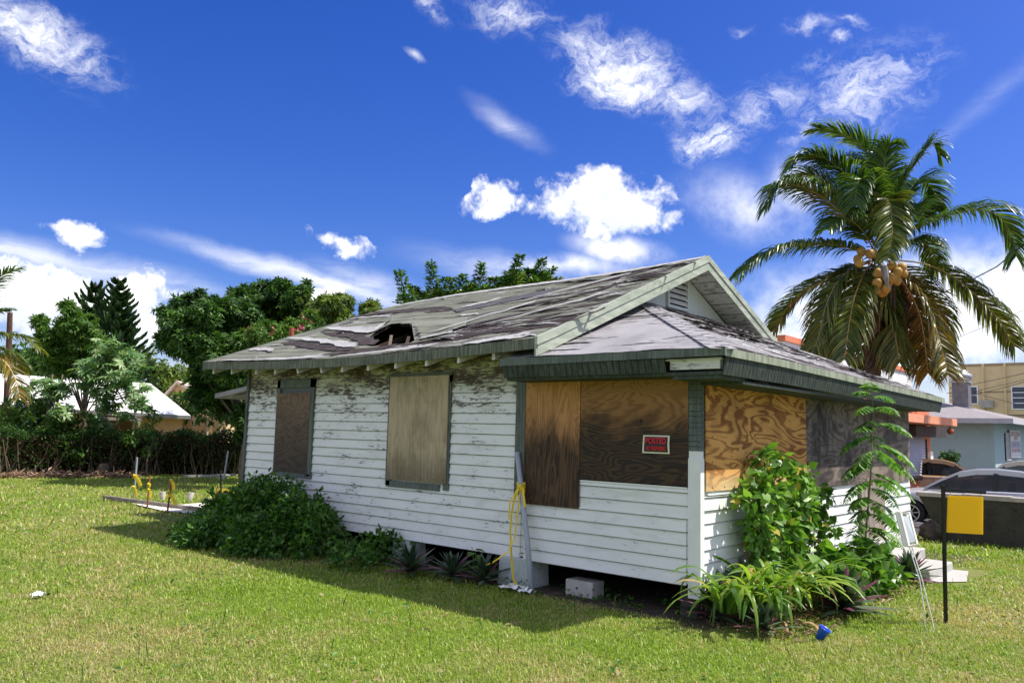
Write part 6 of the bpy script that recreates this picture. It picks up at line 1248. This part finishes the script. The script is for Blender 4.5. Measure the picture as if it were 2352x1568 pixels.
mb=MB(); tp=[pb]+[pb+(ctr-pb)*t+np.array([.12*math.sin(3*t),.05,0]) for t in (.2,.4,.6,.8,.93)]; pts=crom(tp,10); rad=[.26-.08*i/len(pts)+.012*math.sin(i*2.2) for i in range(len(pts))]; mb.tube(pts,rad,14); mb.build('trunk',plain('palm_trunk',(.085,.070,.055),.95,.35,7,bmp=.8),palm,True)
mb=MB()
for k in range(26):
    a=rr.uniform(0,6.28); z=rr.uniform(-.9,.3); p=ctr+np.array([math.cos(a)*.16,math.sin(a)*.16,z]); q=p+np.array([math.cos(a)*.28,math.sin(a)*.28,.22]); mb.ribbon([p,(p+q)/2+[0,0,.1],q],.16,np.cross(q-p,[0,0,1]),.1)
for k in range(30):
    a=rr.uniform(0,6.28); p=ctr+np.array([math.cos(a)*.15,math.sin(a)*.15,-.3-rr.random()*.6]); q=p+np.array([math.cos(a)*.2,math.sin(a)*.2,-.7-rr.random()*.6]); mb.ribbon([p,(p+q)/2+np.array([math.cos(a)*.12,math.sin(a)*.12,0]),q],.05,np.cross(q-p,[.3,.3,1]),.1)
mb.build('dead_sheath',plain('dead_sheath',(.085,.055,.04),.9,.4,12),palm)
FR=[ # (rachis points, depth shift at tip, material, rachis, droop, leaflet length)
([(900,850),(720,790),(540,783),(380,808),(240,880),(150,960)],-1.2,'g',1.0,.80),
([(890,870),(690,950),(540,1030),(430,1130),(345,1270)],1.6,'g',.45,.72),
([(880,880),(800,905),(700,1000),(640,1130),(600,1300),(560,1390)],-1.2,'o',.8,.75),
([(900,870),(850,950),(800,1080),(770,1230),(745,1420)],-2.0,'o',.9,.80),
([(1000,920),(1090,980),(1190,1100),(1260,1270),(1300,1420),(1320,1510)],-1.8,'y',.9,.74),
([(1010,870),(1180,890),(1330,950),(1480,1070),(1600,1200),(1690,1350)],.2,'o',.95,.80),
([(1010,770),(1130,700),(1300,630),(1480,590),(1600,622),(1680,740),(1700,850)],-.2,'g',1.1,.85),
([(900,760),(780,650),(640,530),(500,460),(390,455),(320,560)],-.6,'g',1.05,.85),
([(920,740),(860,560),(760,400),(640,310),(530,290),(460,340)],-.4,'g',.75,.80),
([(930,730),(930,500),(890,310),(810,210),(690,150),(590,140)],.5,'g',.60,.78),
([(950,730),(960,500),(965,350),(985,240),(1030,225)],-.6,'g',.9,.62),
([(980,740),(1020,570),(1090,410),(1160,310),(1230,220),(1280,290)],-.3,'g',.8,.62),
([(980,740),(1050,600),(1120,470),(1190,430),(1245,500),(1260,600)],.9,'g',.9,.70),
([(960,760),(975,600),(990,530),(1005,620),(1010,740),(990,860)],-2.2,'p',.7,.62),
([(930,740),(890,560),(850,430),(820,440),(800,560)],-1.6,'g',.9,.70),
([(960,890),(970,1050),(1010,1200),(1050,1440)],-.6,'o',.9,.80),
([(990,900),(1090,1020),(1170,1200),(1210,1500)],.8,'y',.8,.90),
([(930,900),(900,1100),(880,1300),(860,1480)],.9,'o',.9,.70),
([(870,780),(760,620),(660,470),(560,400),(470,410)],.9,'g',.9,.80),
([(950,740),(945,560),(900,430),(840,340),(760,330)],1.0,'g',.9,.75),
([(990,780),(1080,640),(1160,560),(1200,640)],1.2,'g',.9,.70),
([(900,800),(830,690),(740,640),(650,700)],-1.6,'g',1.0,.70),
([(1000,880),(1120,960),(1250,1130),(1290,1330)],1.3,'o',.9,.75),
([(890,880),(780,940),(690,1090),(650,1290),(640,1420)],1.0,'o',.8,.75),
([(1010,830),(1130,760),(1220,800),(1260,930)],1.4,'g',1.0,.65)]
FR+=[([(930,900),(915,1020),(905,1180),(915,1330)],.3,'d',.6,.55),([(960,900),(985,1030),(985,1200),(960,1360)],.5,'d',.6,.55),([(945,900),(950,1040),(940,1220),(935,1440)],-.3,'d',.5,.5),([(900,880),(840,1000),(790,1180),(760,1330)],1.4,'d',.7,.6),([(990,890),(1050,1040),(1090,1220),(1110,1400)],1.5,'d',.7,.6)]
M['fr_d']=frondmat('frond_dead',((.025,.018,.012),(.07,.045,.025),(.17,.11,.05)),.1)
mm={'d':'fr_d','g':'fr_g','o':'fr_o','y':'fr_y','p':'fr_o'}
for (pts,dz,k,dr,ll) in FR:
    n=len(pts); frond(palm,[zx(a,b,dz*(i/(n-1))) for i,(a,b) in enumerate(pts)],M[mm[k]],M['rachp' if k in 'oy' else 'rach'],rr,int(96+ n*11),ll*(1.10 if k=='g' else 1.2),.051,dr*(.85 if k=='g' and pts[-1][1]<900 else 1.15),.24 if pts[0]==(1010,870) else .10,tuple(-UH*.12))
gold=plain('coconut_husk',(.42,.25,.055),.55,.3,9,spec=.35,dirt=(.22,.12,.04)); mbc=[]
for (a,b,dd) in [(838,825,-.9),(818,870,-.95),(885,838,-1.0),(905,835,-.9),(826,888,-1.1),(930,945,-1.2),(925,1000,-1.25),(1012,905,-1.2),(1065,912,-1.1),(1040,940,-1.3),(1012,970,-1.3),(932,1035,-1.1),(975,1030,-1.2),(985,1000,-1.1),(1070,945,-1.0),(950,970,-1.0),(1035,985,-1.0),(960,1050,-1.0)]:
    c=zx(a,b,dd); ax=rr.normal(size=3)*.4+np.array([0,0,-1]); ax/=np.linalg.norm(ax); s1=np.cross(ax,[1,0,0]); s1/=np.linalg.norm(s1); s2=np.cross(ax,s1); mb=MB(); R0=.128
    mb.grid(lambda u,v:c+ax*R0*1.2*(math.cos(math.pi*v)*1.0)+(s1*math.cos(2*math.pi*u)+s2*math.sin(2*math.pi*u))*R0*math.sin(math.pi*v)*(1+.06*math.cos(6*math.pi*u))*(1-.12*math.cos(math.pi*v)),17,10); mb.build('coconut',gold,palm,True)
mb=MB()
for (a,b) in ((838,825),(885,838),(826,880),(930,960),(1012,930),(1050,930),(940,1000),(985,1000)): mb.tube([zx(945,860,-.2),zx((945+a)/2,(850+b)/2-15,-.8),zx(a,b,-1.1)],[.03,.02,.012],5)
mb.tube([zx(930,880,-1.3),zx(965,915,-1.6),zx(975,970,-1.7),zx(985,1030,-1.7)],[.04,.10,.08,.01],8); mb.build('fruit_stalk',plain('stalk',(.20,.19,.19),.7,.3,9),palm)
# ---- palm at the left edge
rr=np.random.default_rng(78); D2=17.0; pb=foot(-95,D2); p2=thing('coconut_palm','partly seen coconut palm whose fronds reach in at the left edge','palm',pb); c2=at(-95,790,D2)
mb=MB(); mb.tube([pb,(pb+c2)/2+[.05,0,0],c2],[.24,.17,.13],12); mb.build('trunk',bpy.data.materials['palm_trunk'],p2,True)
for (pts,dz,k,dr,ll) in [([(-90,780),(-40,765),(10,768),(55,775),(90,800)],0,'o',1.0,.42),([(-90,790),(-30,810),(10,830),(35,870),(45,915)],-.6,'y',.6,.45),([(-90,775),(-60,720),(-30,670),(5,632),(34,618)],0,'g',.7,.40),([(-90,785),(-30,790),(30,815),(65,850)],.8,'o',.8,.38),([(-90,780),(-130,700),(-170,680)],0,'g',1,.6),([(-90,780),(-40,730),(0,715),(20,712)],.4,'g',.6,.32),([(-90,800),(-60,860),(-40,930)],-.4,'y',.8,.5),([(-90,790),(-160,800),(-220,880)],0,'o',1,.6),([(-90,780),(-95,680),(-60,600)],.3,'g',1,.6)]:
    n=len(pts); frond(p2,[at(a,b,D2+dz*i/(n-1)) for i,(a,b) in enumerate(pts)],M[mm[k]],M['rachp' if k=='y' else 'rach'],rr,64,ll,.032,dr,.12)
# ------------------------------------------------------------------ tidy up
for o in list(bpy.data.objects):
    if '_w' in o: del o['_w']
for o in list(bpy.data.objects):
    if o.parent is None and o.type=='MESH' and o.get('kind')!='structure' and o.location.length<1e-6 and len(o.data.vertices) and o.data.users==1:
        me=o.data; n=len(me.vertices); a=np.empty(n*3,np.float32); me.vertices.foreach_get('co',a); a=a.reshape(-1,3)
        c=np.array([(a[:,0].min()+a[:,0].max())/2,(a[:,1].min()+a[:,1].max())/2,a[:,2].min()]); me.vertices.foreach_set('co',(a-c).astype(np.float32).ravel()); o.location=tuple(map(float,c)); me.update()
